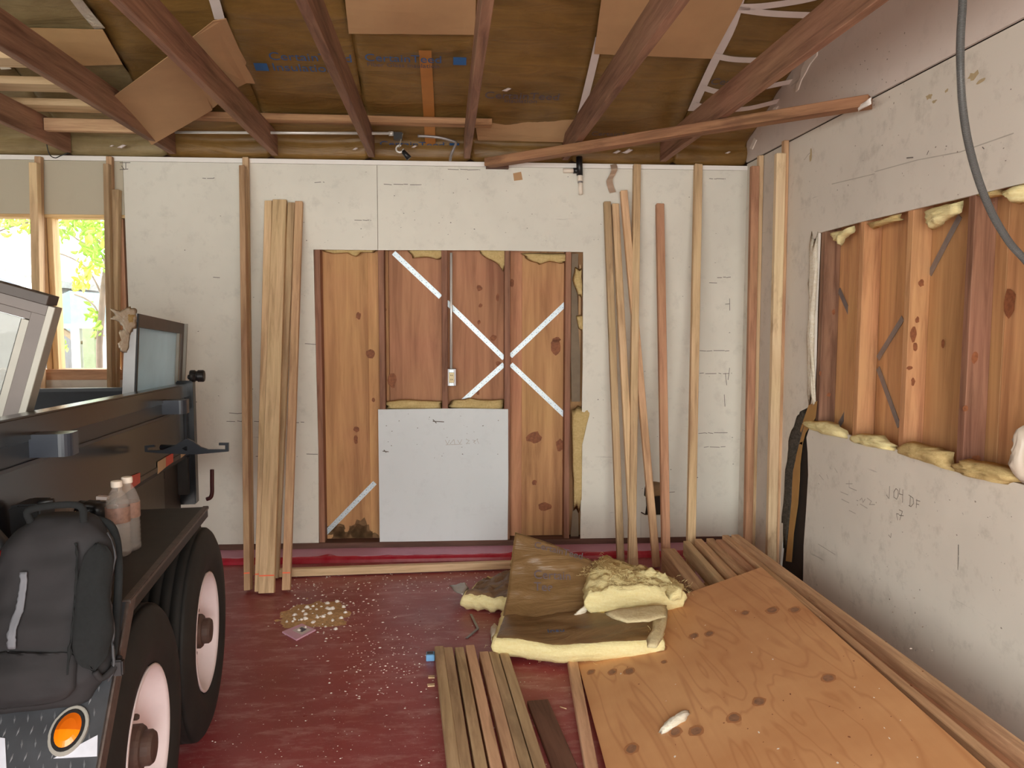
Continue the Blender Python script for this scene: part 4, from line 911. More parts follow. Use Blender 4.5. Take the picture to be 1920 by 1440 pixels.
bm = bmesh.new(); rk = random.Random(3)
for px, py, s in [(1397, 1149, 7), (1448, 1144, 10), (1490, 1143, 9), (1301, 1192, 8), (1330, 1188, 8), (1108, 1260, 7), (1148, 1260, 8), (1180, 1258, 9), (1240, 1216, 9), (1245, 1241, 5), (1553, 1271, 11), (1423, 1315, 11), (1376, 1346, 12), (1305, 1370, 12), (1184, 1404, 12), (1266, 1372, 11)]:
    p = on_ply(px, py); r = s / 1442 * p.y
    disc(bm, p, acr, along, r * 1.35, r * 1.6, 14, 0.12, rnd=rk, mi=0); disc(bm, on_ply(px, py, 0.0014), acr, along, r * 0.9, r * 1.1, 13, 0.12, rnd=rk, mi=1)
finish(bm, 'knots', [KNOTRIM, KNOTD], ply)['kind'] = 'stuff'
bm = bmesh.new()
for k in range(70):
    p = on_ply(rk.uniform(1150, 1750), rk.uniform(1110, 1438)); disc(bm, p, acr, along, rk.uniform(0.001, 0.004), rk.uniform(0.001, 0.006), 6, 0.4, rnd=rk, mi=rk.random() < 0.4)
finish(bm, 'specks', [KNOT, PLASTER], ply)['kind'] = 'stuff'
def ply_z(X, Y):                                                  # underside of the sheet
    p = PL_A - pn * 0.019; return p.z - (pn.x * (X - p.x) + pn.y * (Y - p.y)) / pn.z
# boards of the pile, on edge, their far ends sticking out beyond the plywood
pile = [  # far end (picture), top height, near direction vp, width, height
    ((1253, 1028), 0.225, 919, 0.078, 0.17, FIR, 'broad timber at the left of the pile with a tall shaded side'),
    ((1287, 1014), 0.245, 919, 0.038, 0.089, PINE, 'single board on edge set back right of the broad timber'),
    ((1309, 1010), 0.262, 915, 0.042, 0.089, FIR, 'board on edge, third from the left end of the pile'),
    ((1331, 1009), 0.280, 912, 0.042, 0.089, FIR, 'board on edge, fourth from the left end of the pile'),
    ((1348, 1011), 0.296, 905, 0.036, 0.089, REDFIR, 'reddish board on edge, fifth from the left end of the pile'),
    ((1360, 1003), 0.312, 880, 0.038, 0.089, FIR, 'board on edge beside the outermost one of the pile'),
    ((1378, 1002), 0.335, 835, 0.044, 0.089, FIR, 'outermost long board of the pile, nearest the right wall'),
]
for (px, py), zt, vx, w, h, mat, label in pile:
    E = at_z(px, py, zt); dirv = -(ray(vx, 602 + 0).normalized()); dirv.z = 0; dirv.normalize()
    L_ = 3.0
    G = E + dirv * L_
    zz = min(zt, 9)
    board('piled_board', (G.x, G.y, zz - h / 2), (E.x, E.y, zz - h / 2), h, w, (1, 0, 0), mat, None, label, 'board', 'lumber pile along the right wall')
# lower boards seen between the plywood edge and the outermost board
for k, (px, py, zt, vx) in enumerate([(1366, 1012, 0.285, 850), (1345, 1030, 0.215, 900)]):
    E = at_z(px, py, zt); dirv = -(ray(vx, 602).normalized()); dirv.z = 0; dirv.normalize(); G = E + dirv * 2.9
    board('piled_board', (G.x, G.y, zt - 0.019), (E.x, E.y, zt - 0.019), 0.12, 0.038, (0, 0, 1), (REDFIR, FIR)[k], None, ('flat board in the gap beside the plywood edge, upper one', 'flat board in the gap beside the plywood edge, lower one')[k], 'board', 'lumber pile along the right wall')
# sleepers that carry the pile
for k, y in enumerate((3.75, 2.7, 1.7)):
    x0, x1 = 0.98 - 0.02 * k, 1.64
    bm = bmesh.new(); zf = lambda x: max(0.02, 0.238 - 0.30 * (1.6 - x))
    b_prism(bm, [(x0, y, 0.0), (x1, y, 0.0), (x1, y, zf(x1)), (x0, y, zf(x0))], (0, 0.09, 0))
    tag(finish(bm, 'sleeper', GREYW), ('far', 'middle', 'near')[k] + ' wedge of scrap timber carrying the lumber pile', 'sleeper', 'sleepers under the lumber pile')
pillow('fluff_scrap', [on_ply(a, b, 0.002) for a, b in [(1233, 1376), (1250, 1358), (1272, 1344), (1292, 1330), (1294, 1338), (1284, 1352), (1262, 1366), (1244, 1376)]], pn, 0.02, WHITEF, None, seed=90)
tag(bpy.data.objects['fluff_scrap'], 'small pale tuft of insulation lying on the plywood sheet', 'insulation')

# ================================================================== BOARDS ON THE FLOOR
def floor_board(pt_far, vx, L_, w, h, mat, label, group=None, z0=0.001, face_far=None):
    E = at_z(pt_far[0], pt_far[1], z0 + h); d = -(ray(vx, 602).normalized()); d.z = 0; d.normalize(); G = E + d * L_
    return board('floor_board', (G.x, G.y, z0 + h / 2), (E.x, E.y, z0 + h / 2), w, h, (0, 0, 1), mat, None, label, 'board', group)
G7 = 'slats laid side by side on the red floor'
FB = [(823, 1211, GREYW, 'greyish slat, outermost on the left of the seven on the floor'), (840, 1213, GREYW, 'slat second from the left of the seven on the floor'), (861, 1213, GREYW, 'slat third from the left of the seven on the floor'), (881, 1209, PINKW, 'pinkish slat, middle one of the seven on the floor'),
      (907, 1221, PINKW, 'pinkish slat right of the middle of the seven on the floor'), (925, 1221, GREYW, 'slat second from the right of the seven on the floor'), (945, 1224, GREYW, 'slat outermost on the right of the seven, under the insulation corner')]
for px, py, mt, lb in FB: floor_board((px, py), 748, 2.0, 0.041, 0.045, mt, lb, G7)
floor_board((1008, 1312), 748 - 30, 1.5, 0.085, 0.02, DARKW, 'dark brown board lying right of the row of slats')
floor_board((1067, 1200), 960, 2.2, 0.044, 0.038, PINKW, 'single pinkish slat between the plywood edge and the row of slats')
# long thin batten against the curb
A_, B_ = at_z(512, 1074, 0.03), at_z(972, 1058, 0.03)
board('batten', A_, B_, 0.04, 0.045, (0, 0, 1), PALE, None, 'long pale batten lying on the floor along the red curb', 'board')

# ================================================================== LOOSE INSULATION
def batt(name, label, top, t, face_mat=KRAFTD, nu=22, nv=16, wr=0.010, down=(0, 0, -1), bow=0.0, body=YELLOW, seed=0, lip=0.012, facing=True):
    """top: 4 corners of the faced side; body hangs t along `down`"""
    q = quad(*top); dn = Vector(down).normalized()
    e = Vector(top[0]); b = empty(name, e); tag(b, label, 'insulation')
    def surf(u, v): return q(u, v) - dn * (bow * math.sin(PI * u) + wr * fbm((u * 3 + seed, v * 3, seed), 1.3))
    bm = bmesh.new()
    if facing:
        b_sheet(bm, lambda u, v: surf(u, v) - dn * 0.003 + dn * (0.008 if min(u, 1 - u, v, 1 - v) < 0.01 else 0), nu, nv, 0.0015); finish(bm, 'kraft_facing', face_mat, b, smooth=True)
    bm = bmesh.new(); rnd = random.Random(seed)
    nw = 5
    cx = (Vector(top[0]) + Vector(top[1]) + Vector(top[2]) + Vector(top[3])) / 4
    A = b_grid(bm, lambda u, v: surf(u, v) + (dn * 0.001 if facing else -dn * (0.022 * fbm((u * 3 + seed, v * 3, 1), 1.5) + 0.004 * rnd.uniform(-1, 1))), nu, nv)
    ring = [(i, 0) for i in range(nu)] + [(nu, j) for j in range(nv)] + [(i, nv) for i in range(nu, 0, -1)] + [(0, j) for j in range(nv, 0, -1)]
    prev = [A[i][j] for i, j in ring]
    for k in range(1, nw + 1):
        cur = []
        for (i, j) in ring:
            p = surf(i / nu, j / nv); o = (p - cx); o -= dn * o.dot(dn); o.normalize()
            s = k / nw; bul = lip * math.sin(PI * s) * 1.5 + 0.006 * rnd.uniform(-1, 1) + 0.008 * fbm(p * 9 + Vector((0, 0, k)), 1.0) - (0.02 * s * s)
            cur.append(bm.verts.new(p + dn * t * s + o * bul))
        for a in range(len(ring)):
            bm.faces.new((prev[a], prev[(a + 1) % len(ring)], cur[(a + 1) % len(ring)], cur[a]))
        prev = cur
    bm.faces.new(prev)
    finish(bm, 'fibreglass_body', body, b, smooth=True)
    return b
Zc = lambda a, b, z: at_z(a, b, z)
def drape(name, label, curve_px, t=0.085):
    pass
# main batt: lies over the plywood edge, kraft side up
fr = [Zc(925, 1196, 0.11), Zc(1240, 1196, 0.20), Zc(1236, 1142, 0.245), Zc(952, 1128, 0.11)]
mb = batt('insulation_batt', 'faced insulation batt lying kraft side up over the plywood corner', fr, 0.085, bow=-0.03, seed=3, nu=30)
# upright batt standing behind it
Yb = 3.72
up = [at_y(944, 1172, 3.60), at_y(1100, 1150, 3.56), at_y(1110, 1044, 3.80), at_y(966, 998, 3.86)]
q = quad(*up)
st = tag(empty('insulation_batt', up[0]), 'brown faced insulation batt standing upright, folded at its foot', 'insulation')
def up_fn(u, v):
    p = q(u, v); s = max(0.0, 0.28 - v) / 0.28
    return p + Vector((-0.02 * s * (1 - u), -0.10 * s * s, 0.0)) + Vector((0.02 * math.sin(PI * v) * (u > 0.9), 0.014 * fbm((u * 2.4, v * 3.0, 5), 1.4), -0.035 * max(0, u - 0.45) * v * v * 1.2))
bm = bmesh.new(); b_sheet(bm, up_fn, 26, 30, 0.003); finish(bm, 'kraft_facing', KRAFTD, st, smooth=True)
bm = bmesh.new(); rr = random.Random(9)
b_sheet(bm, lambda u, v: up_fn(u, v) + Vector((0, 0.006 + 0.0 * u, 0)), 20, 24, 0.05); finish(bm, 'fibreglass_body', TAN, st, smooth=True)
# printing on the facings
def print_patch(px, py, w, h, fnz, parent, body, size, mat):
    pass
def print_up(body, u, v, size, mat):
    p = up_fn(u, v); ax = (up_fn(u + 0.1, v) - up_fn(u, v)).normalized(); ay = (up_fn(u, v + 0.1) - up_fn(u, v)).normalized(); ay = (ay - ax * ay.dot(ax)).normalized()
    M = Matrix((ax, ay, ax.cross(ay))).transposed().to_4x4(); M.translation = p + ax.cross(ay) * 0.011
    text_mesh(body, size, mat, 'printed_lettering', st, M)
PURP = plain('purple_grey_ink', srgb(104, 92, 98), 0.5, var=0.25, nscale=40)
print_up('Certain\nTeed', 0.30, 0.50, 0.062, PURP); print_up('CertainTeed', 0.25, 0.88, 0.05, PURP)
pM = Matrix((Vector((1, -0.05, 0.1)).normalized(), Vector((0, 1, 0.0)), Vector((0, 0, 1)))).transposed().to_4x4(); pM.translation = Zc(1026, 1186, 0.128)
text_mesh('Insulation', 0.05, BLUEINK, 'printed_lettering', mb, pM)
# torn white edge where it folds
for k, o_ in enumerate([[(1068, 1160), (1078, 1150), (1102, 1128), (1112, 1132), (1098, 1150), (1080, 1166)], [(975, 1178), (984, 1172), (986, 1177)]]):
    pillow('torn_edge', [at_y(a, b, 3.50) for a, b in o_], (0, -1, 0.3), 0.015, WHITEF, st, seed=95 + k)
# fluffy bare batt on the pile
rb = batt('insulation_batt', 'bare yellow fluffy batt lying between upright batt and lumber pile', [Zc(1104, 1108, 0.27), Zc(1276, 1100, 0.30), Zc(1240, 1078, 0.31), Zc(1108, 1062, 0.29)], 0.12, facing=False, seed=13, wr=0.012, nu=40, nv=20, lip=0.02)
pillow('loose_fluff', [Zc(a, b, 0.25) for a, b in [(1105, 1060), (1128, 1050), (1150, 1066), (1200, 1078), (1246, 1086), (1282, 1104), (1270, 1122), (1200, 1100), (1120, 1108)]], (0, -0.2, 1), 0.06, TAN, rb, seed=97, amp=0.4, sub=4)
pillow('loose_fluff', [Zc(a, b, 0.30) for a, b in [(1246, 1110), (1262, 1098), (1282, 1102), (1278, 1124), (1256, 1126)]], (0, -0.6, 1), 0.05, YELLOW, rb, seed=98, amp=0.3)
PALEF = fibre('pale_fibreglass', srgb(236, 222, 180), srgb(206, 184, 136))
pillow('loose_fluff', [Zc(a, b, 0.250) for a, b in [(1132, 1148), (1160, 1141), (1210, 1138), (1250, 1134), (1252, 1156), (1216, 1166), (1176, 1168), (1146, 1160)]], (0, -0.1, 1), 0.013, PALEF, rb, seed=99, amp=0.12, sub=4, jit=0.03)
pillow('loose_fluff', [Zc(a, b, 0.215) for a, b in [(1224, 1150), (1252, 1146), (1250, 1172), (1242, 1198), (1230, 1216), (1214, 1214), (1212, 1198), (1222, 1182)]], (0.1, -0.2, 1), 0.016, PALEF, mb, seed=100, amp=0.12, sub=4, jit=0.03)
# wedge of batt on the floor at the left
lb_ = batt('insulation_batt', 'crumpled brown faced batt end on the red floor left of the upright batt', [Zc(868, 1117, 0.085), Zc(962, 1122, 0.10), Zc(975, 1064, 0.11), Zc(905, 1084, 0.085)], 0.08, seed=17, wr=0.02, face_mat=kraft('crumpled_kraft', srgb(150, 122, 92), srgb(96, 70, 44), 0.4, 1.0))
pillow('torn_edge', [Zc(a, b, 0.075) for a, b in [(842, 1098), (872, 1094), (880, 1104), (868, 1116), (850, 1108)]], (0, 0, 1), 0.012, plain('foil_grey', srgb(170, 164, 156), 0.35, 0.3), lb_, seed=101)
tag(pillow('fluff_scrap', [Zc(a, b, 0.01) for a, b in [(918, 1186), (926, 1178), (936, 1184), (934, 1200), (922, 1204)]], (0, 0, 1), 0.04, WHITEF, None, seed=102), 'white insulation wisp at the left corner of the lying batt', 'insulation')

def fibres(par, spots, n, mat, seed):
    rr = random.Random(seed); bm = bmesh.new()
    for _ in range(n):
        a, b, z = rr.choice(spots); p = at_z(a + rr.gauss(0, 12), b + rr.gauss(0, 7), z + rr.uniform(-0.01, 0.03)); d = Vector((rr.gauss(0, 1), rr.gauss(0, 1), rr.uniform(-0.2, 1.0))).normalized() * rr.uniform(0.008, 0.028); k = Vector((rr.gauss(0, 1), rr.gauss(0, 1), rr.gauss(0, 1))) * 0.006
        b_tube(bm, [p, p + d * 0.5 + k, p + d + k * 0.3], 0.0005, 3)
    finish(bm, 'loose_fibres', mat, par)['kind'] = 'stuff'
fibres(rb, [(1110, 1075, 0.30), (1140, 1068, 0.32), (1180, 1078, 0.33), (1220, 1088, 0.34), (1260, 1100, 0.34), (1278, 1112, 0.3), (1130, 1055, 0.29), (1160, 1090, 0.34), (1200, 1100, 0.34)], 420, YELLOW, 5)
fibres(mb, [(1226, 1185, 0.22), (940, 1205, 0.06), (1000, 1225, 0.05), (1100, 1232, 0.06)], 60, YELLOW, 6)
# ================================================================== FLOOR LITTER
rl_ = random.Random(12); bm = bmesh.new()
def crumb(p, s):
    n = 5; h = s * rl_.uniform(0.25, 0.7); a0 = rl_.random() * 6; vs = []
    for k in range(n):
        a = a0 + 2 * PI * k / n; r = s * rl_.uniform(0.5, 1); vs.append(bm.verts.new((p.x + r * math.cos(a) * 1.3, p.y + r * math.sin(a), 0.0003)))
    t = bm.verts.new((p.x, p.y, h))
    for k in range(n): bm.faces.new((vs[k], vs[(k + 1) % n], t))
for k in range(1250):
    c = rl_.random()
    if c < 0.22: px, py, s = rl_.gauss(600, 70), rl_.gauss(1145, 28), rl_.uniform(0.002, 0.008)
    elif c < 0.42: px, py, s = rl_.uniform(430, 960), rl_.uniform(1072, 1110), rl_.uniform(0.0015, 0.006)
    elif c < 0.62: px, py, s = rl_.gauss(720, 60), rl_.gauss(1240, 45), rl_.uniform(0.0012, 0.0055)
    else: px, py, s = rl_.uniform(350, 1060), 1090 + 350 * rl_.random(), rl_.uniform(0.0008, 0.0035)
    if py < 1072: continue
    p = at_z(px, py, 0)
    if -0.9 < p.x and p.y > 1.2 or p.x > -0.72: crumb(p, s)
tag(finish(bm, 'plaster_crumbs', PLASTER), 'white plaster crumbs scattered over the red floor', 'debris', kind='stuff')
bm = bmesh.new(); cpile = at_z(592, 1152, 0)
b_grid(bm, lambda u, v: Vector((cpile.x + (u - 0.5) * 0.68, cpile.y + (v - 0.5) * 0.66, max(-0.004, 0.022 * math.exp(-((u - 0.5) ** 2 + (v - 0.5) ** 2) * 16) - 0.007 + 0.006 * fbm((u * 6, v * 6, 2), 1.3)))), 40, 40)
tag(finish(bm, 'sawdust_heap', SAWD, smooth=True), 'small swept heap of brown sawdust on the red floor', 'debris', kind='stuff')
for k in range(46):
    px, py = rl_.gauss(598, 30), rl_.gauss(1153, 13); p = at_z(px, py, 0.012); s = rl_.uniform(0.006, 0.017)
    pts = [p + Vector((s * math.cos(a) * rl_.uniform(0.6, 1.2), s * math.sin(a) * rl_.uniform(0.6, 1.2), 0.0)) for a in (0.2, 1.3, 2.4, 3.5, 4.7, 5.6)]
    tag(pillow('plaster_chip', pts, (0, 0, 1), s * 0.7, PLASTER, None, rings=2, sub=1, seed=200 + k), 'white plaster chip lying in the swept sawdust heap', 'chip', 'plaster chips in the sawdust heap')
pk = tag(empty('packet', at_z(560, 1184, 0.0)), 'pink printed packet lying beside the sawdust heap', 'packet')
bm = bmesh.new(); b_prism(bm, [at_z(a, b, 0.008) for a, b in [(529, 1184), (566, 1169), (592, 1180), (556, 1199)]], (0, 0, -0.007)); finish(bm, 'sleeve', PINKC, pk)
bm = bmesh.new(); b_prism(bm, [at_z(a, b, 0.0088) for a, b in [(548, 1182), (566, 1173), (584, 1180), (566, 1190)]], (0, 0, -0.0006)); finish(bm, 'printed_panel', TAPEP, pk)
bm = bmesh.new(); b_prism(bm, [at_z(a, b, 0.0095) for a, b in [(557, 1180), (566, 1176), (575, 1180), (566, 1185)]], (0, 0, -0.0006)); finish(bm, 'printed_square', PRINTG, pk)
bx = tag(empty('blue_box', at_z(807, 1240, 0)), 'tiny light blue plastic box beside the slats on the floor', 'box')
p = at_z(807, 1238, 0); bm = bmesh.new(); b_box(bm, p.x - 0.019, p.x + 0.019, p.y - 0.015, p.y + 0.03, 0.0005, 0.030); bmesh.ops.bevel(bm, geom=bm.edges[:], offset=0.003, segments=1, affect='EDGES'); finish(bm, 'case', BLUEBOX, bx)
bm = bmesh.new(); b_box(bm, p.x - 0.015, p.x + 0.012, p.y + 0.0, p.y + 0.022, 0.030, 0.0312); finish(bm, 'slot', BLACKP, bx)
for (a, lbl) in (([(803, 1266), (815, 1266), (815, 1270), (803, 1270)], 'pale wood chip on the floor beside the slats, farther of two'), ([(801, 1282), (815, 1281), (815, 1285), (802, 1286)], 'pale wood chip on the floor beside the slats, nearer of two')):
    bm = bmesh.new(); b_prism(bm, [at_z(x, y, 0.006) for x, y in a], (0, 0, -0.005)); tag(finish(bm, 'wood_chip', PALE), lbl, 'chip')
for k, (a, b, lbl) in enumerate([((1082, 1270), (1090, 1271), 'pinkish splinter on the floor at the plywood edge, farther of two'), ((1050, 1325), (1062, 1329), 'pinkish splinter on the floor between slats and plywood, nearer of two')]):
    tag(tube_obj('splinter', [at_z(a[0], a[1], 0.003), at_z(b[0], b[1], 0.003)], 0.0022, PALE, seg=5), lbl, 'chip')
bmf = bmesh.new(); 
P3 = [at_z(883, 1151, 0.01), at_z(896, 1178, 0.01), at_z(875, 1196, 0.004)]
for a, b in zip(P3, P3[1:]):
    d = (b - a).normalized(); s = Vector((-d.y, d.x, 0)) * 0.006; b_prism(bmf, [a - s, a + s, b + s, b - s], (0, 0, -0.003))
tag(finish(bmf, 'bent_strip', GALV), 'bent grey metal strip on the red floor left of the lying batt', 'scrap')

# ================================================================== TRAILER
TH = math.radians(6.05); SH = 0.036
M_T = Matrix.Translation((-0.82, 2.87, 0)) @ Matrix.Rotation(TH, 4, 'Z'); INV_T = M_T.inverted()
TN = M_T.to_3x3() @ Vector((1, 0, 0))
trailer = tag(empty('utility_trailer', M=M_T), 'black tandem axle trailer with high steel sides along the left', 'trailer')
def at_tx(px, py, xt):                                           # picture -> lengthwise plane of the trailer
    r = ray(px, py); o = M_T @ Vector((xt, 0, 0)); return CAM + r * ((o - CAM).dot(TN) / r.dot(TN))
def t_part(name, boxes, mat, par=None, bev=0.004, shear=SH):
    bm = bmesh.new()
    for b in boxes: b_box(bm, *b, shear=shear)
    if bev: bmesh.ops.bevel(bm, geom=bm.edges[:], offset=bev, segments=2, affect='EDGES')
    return finish(bm, name, mat, par or trailer, M_T)
YA, YE = -2.9, 1.36
t_part('side_panel', [(-0.425, -0.408, YA, YE, 0.895, 1.18)], TRBLK, bev=0)
t_part('top_rail', [(-0.465, -0.398, YA, YE + 0.02, 1.172, 1.245)], TRBLK, bev=0.006)
t_part('tarp_rail', [(-0.408, -0.396, YA, YE, 1.108, 1.118), (-0.412, -0.404, YA, YE, 1.118, 1.172)], TRGREY, bev=0)
t_part('bottom_rail', [(-0.44, -0.404, YA, YE, 0.872, 0.897)], TRBLK, bev=0.003)
t_part('frame_beam', [(-0.66, -0.56, YA, YE, 0.70, 0.872)], FEND, bev=0.004)
for y in (-1.9, -1.3, -0.6, 0.55, 1.0): t_part('cross_member', [(-2.3, -0.44, y, y + 0.06, 0.80, 0.87)], FEND, bev=0)
t_part('end_wall', [(-2.42, -0.40, YE - 0.045, YE, 0.87, 1.225)], TRIN, bev=0)
t_part('end_rail', [(-2.42, -0.40, YE - 0.05, YE + 0.01, 1.215, 1.232)], TRGREY, bev=0.003)
t_part('side_panel', [(-2.46, -2.40, YA, YE, 0.87, 1.20)], TRIN, bev=0)
t_part('top_rail', [(-2.47, -2.395, YA, YE, 1.19, 1.24)], TRBLK, bev=0.005)
t_part('bed_floor', [(-2.42, -0.41, YA, YE, 0.855, 0.872)], TRIN, bev=0)
t_part('corner_post', [(-0.455, -0.370, YE - 0.01, YE + 0.065, 0.60, 1.262)], TRBLK, bev=0.006)
t_part('tail_beam', [(-2.4, -0.40, YE - 0.05, YE + 0.04, 0.66, 0.86)], FEND, bev=0.004)
t_part('side_skirt', [(-0.452, -0.438, YA, 0.98, 0.55, 0.874)], plain('skirt_brown_black', (0.028, 0.022, 0.016), 0.35, var=0.3), bev=0)
t_part('side_skirt', [(-0.56, -0.45, 0.99, YE, 0.58, 0.874)], FEND, bev=0)
# tarp roller end on the post
bm = bmesh.new(); c = at_y(370, 705, 4.22); ML = Matrix.Translation(c) @ Matrix.Rotation(TH, 4, 'Z') @ Matrix.Rotation(PI / 2, 4, 'Y')
b_lathe(bm, [(0, -0.036), (0.030, -0.036), (0.032, -0.03), (0.032, -0.012), (0.027, -0.008), (0.027, 0.0), (0.032, 0.004), (0.032, 0.03), (0.028, 0.036), (0, 0.036)], 18, ML); finish(bm, 'roller_cap', BLACKP, trailer, smooth=False)
bm = bmesh.new(); c = at_y(359, 707, 4.18); b_lathe(bm, [(0, -0.015), (0.018, -0.012), (0.022, 0), (0.018, 0.012), (0, 0.015)], 12, Matrix.Translation(c)); finish(bm, 'roller_knob', BLACKP, trailer)
# stake pockets on the rail
for y in (-0.60, 0.85):
    bm = bmesh.new(); pts = []
    for a in range(0, 7):
        t = a / 6 * PI / 2; pts.append((-0.33 + 0.03 * math.sin(t), y + 0.03 - 0.03 * math.cos(t)))
    out = [(-0.41, y)] + pts + [(-0.30, y + 0.07), (-0.41, y + 0.07)]
    inn = [(-0.41, y + 0.07), (-0.306, y + 0.07)] + [(px_ - 0.006, py_ + 0.006) for px_, py_ in reversed(pts)] + [(-0.41, y + 0.006)]
    z0, z1 = 1.125 - SH * y, 1.190 - SH * y
    b_prism(bm, [(a, b, z1) for a, b in out], (0, 0, -(z1 - z0))); finish(bm, 'stake_pocket', plain('pocket_blue_grey', (0.028, 0.034, 0.05), 0.3, var=0.15), trailer, M_T)
# reflective tape along the bottom of the panel
def tape(q, mat, name):
    bm = bmesh.new(); P = [at_tx(a, b, -0.4035) for a, b in q]; b_prism(bm, P, -TN * 0.0015); return finish(bm, name, mat, trailer)
tape([(222, 908), (245, 893), (245, 918), (222, 934)], REFW, 'cream_reflector'); tape([(245, 893), (263, 886), (263, 905), (245, 918)], REFR, 'red_reflector')
tape([(296, 866), (311, 857), (311, 876), (296, 889)], REFW, 'cream_reflector'); tape([(311, 857), (325, 849), (325, 866), (311, 876)], REFR, 'red_reflector')
tape([(339, 838), (351, 832), (351, 850), (339, 859)], REFW, 'cream_reflector')
# rope hook plate sticking out of the side
k_ = lambda a, b: at_y(a / 4.364, 660 + b / 4.364, 3.26)
bm = bmesh.new()
b_prism(bm, [k_(*p) for p in [(1185, 818), (1182, 768), (1262, 760), (1266, 778), (1206, 784), (1208, 806), (1320, 805), (1420, 770), (1500, 722), (1535, 712), (1575, 730), (1640, 778), (1700, 798), (1842, 798), (1842, 764), (1790, 764), (1790, 744), (1868, 744), (1868, 815), (1740, 826), (1610, 838), (1500, 836), (1400, 832), (1290, 828)]], (0, 0.012, 0))
finish(bm, 'rope_hook_plate', TRGREY, trailer)
hp = at_tx(345, 838, -0.405); 
bm = bmesh.new(); b_tube(bm, [k_(1535, 790) + Vector((0, 0.006, 0)), Vector((k_(1535, 790).x - 0.12, k_(1535, 790).y + 0.04, k_(1535, 790).z))], 0.012, 8); finish(bm, 'hook_stem', TRBLK, trailer)
tube_obj('hook_rod', [at_y(1735 / 4.364, 660 + y / 4.364, 4.24) for y in (962, 1000, 1080, 1150)] + [at_y(1722 / 4.364, 660 + 1190 / 4.364, 4.24), at_y(1690 / 4.364, 660 + 1205 / 4.364, 4.24)], 0.011, MAROON, trailer, n=20)
# fender over both wheels
FX0, FX1, FZ, FYA, FYB = -0.405, -0.04, 0.867, -1.03, -0.08
t_part('fender_top', [(FX0, FX1, FYA, FYB, FZ - 0.006, FZ), (FX1 - 0.006, FX1 + 0.002, FYA, FYB, FZ - 0.035, FZ)], FEND, bev=0, shear=0)
t_part('fender_edge', [(FX1 - 0.014, FX1 + 0.006, FYA, FYB, FZ - 0.008, FZ + 0.004)], plain('worn_fender_edge', (0.09, 0.065, 0.055), 0.5, var=0.4, nscale=60), bev=0.002, shear=0)
bm = bmesh.new(); b_prism(bm, [(FX0, FYB, FZ), (FX0, 0.24, 0.78), (FX0, 0.45, 0.52), (FX0, 0.445, 0.515), (FX0, 0.236, 0.772), (FX0, FYB, FZ - 0.008)], (FX1 - FX0 - 0.10, 0, 0)); finish(bm, 'fender_back', FEND, trailer, M_T)
S0, S1 = Vector((0, FYA, FZ)), Vector((0, -1.55, 0.30))        # sloping tread plate towards the camera
bm = bmesh.new(); b_prism(bm, [(FX0, S0.y, S0.z), (FX0, S1.y, S1.z), (FX0, S1.y + 0.006, S1.z - 0.006), (FX0, S0.y + 0.006, S0.z - 0.008)], (FX1 - FX0, 0, 0))
TREAD = plain('tread_plate_steel', (0.06, 0.064, 0.072), 0.4, 0.3, var=0.25, nscale=14)
tread = finish(bm, 'fender_plate', TREAD, trailer, M_T)
dS = (S1 - S0).normalized(); nS = Vector((1, 0, 0)).cross(dS); nS = nS if nS.z > 0 else -nS
bm = bmesh.new(); Ls = (S1 - S0).length; r_ = 0
sp = 0.026
for i in range(int(Ls / sp)):
    for j in range(int((FX1 - FX0 - 0.02) / sp)):
        c = S0 + dS * (sp * (i + 0.5)) + Vector((FX0 + 0.012 + sp * (j + 0.5 * (i % 2)), 0, 0))
        d = (dS * 1.0 + Vector((0.16 if i % 2 else -0.16, 0, 0))).normalized(); s = d.cross(nS)
        a = [c - d * 0.010, c + s * 0.0022, c + d * 0.010, c - s * 0.0022]; t = c + nS * 0.0018
        v = [bm.verts.new(p) for p in a]; tv = bm.verts.new(t)
        for k in range(4): bm.faces.new((v[k], v[(k + 1) % 4], tv))
o = finish(bm, 'tread_bars', plain('tread_bar_steel', (0.20, 0.21, 0.23), 0.35, 0.5, var=0.1), tread, M_T); o['kind'] = 'stuff'
pO = M_T @ S0; pN = (M_T.to_3x3() @ nS).normalized()
def on_slope(px, py, lift=0.0): r = ray(px, py); return CAM + r * ((pO + pN * lift - CAM).dot(pN) / r.dot(pN))
bm = bmesh.new(); b_prism(bm, [on_slope(a, b, 0.003) for a, b in [(100, 1422), (183, 1378), (182, 1418)]], -pN * 0.002); finish(bm, 'white_decal', plain('silver_white_decal', srgb(200, 202, 212), 0.35, var=0.1, nscale=30), tread)
bm = bmesh.new(); b_prism(bm, [on_slope(a, b, 0.003) for a, b in [(-20, 1380), (9, 1384), (12, 1440), (14, 1480), (-20, 1480)]], -pN * 0.002); finish(bm, 'white_decal', MATS['silver_white_decal'], tread)
bm = bmesh.new(); b_prism(bm, [(FX1 - 0.004, S0.y, S0.z), (FX1 - 0.004, S1.y, S1.z), (FX1 - 0.004, S1.y + 0.05, S1.z), (FX1 - 0.004, S0.y + 0.05, S0.z - 0.01)], (0.008, 0, 0)); finish(bm, 'fender_rim', plain('worn_fender_edge', (0, 0, 0)), trailer, M_T)
t_part('wheel_well_panel', [(-0.43, -0.405, -1.5, 0.4, 0.30, 0.86)], TRIN, bev=0, shear=0)
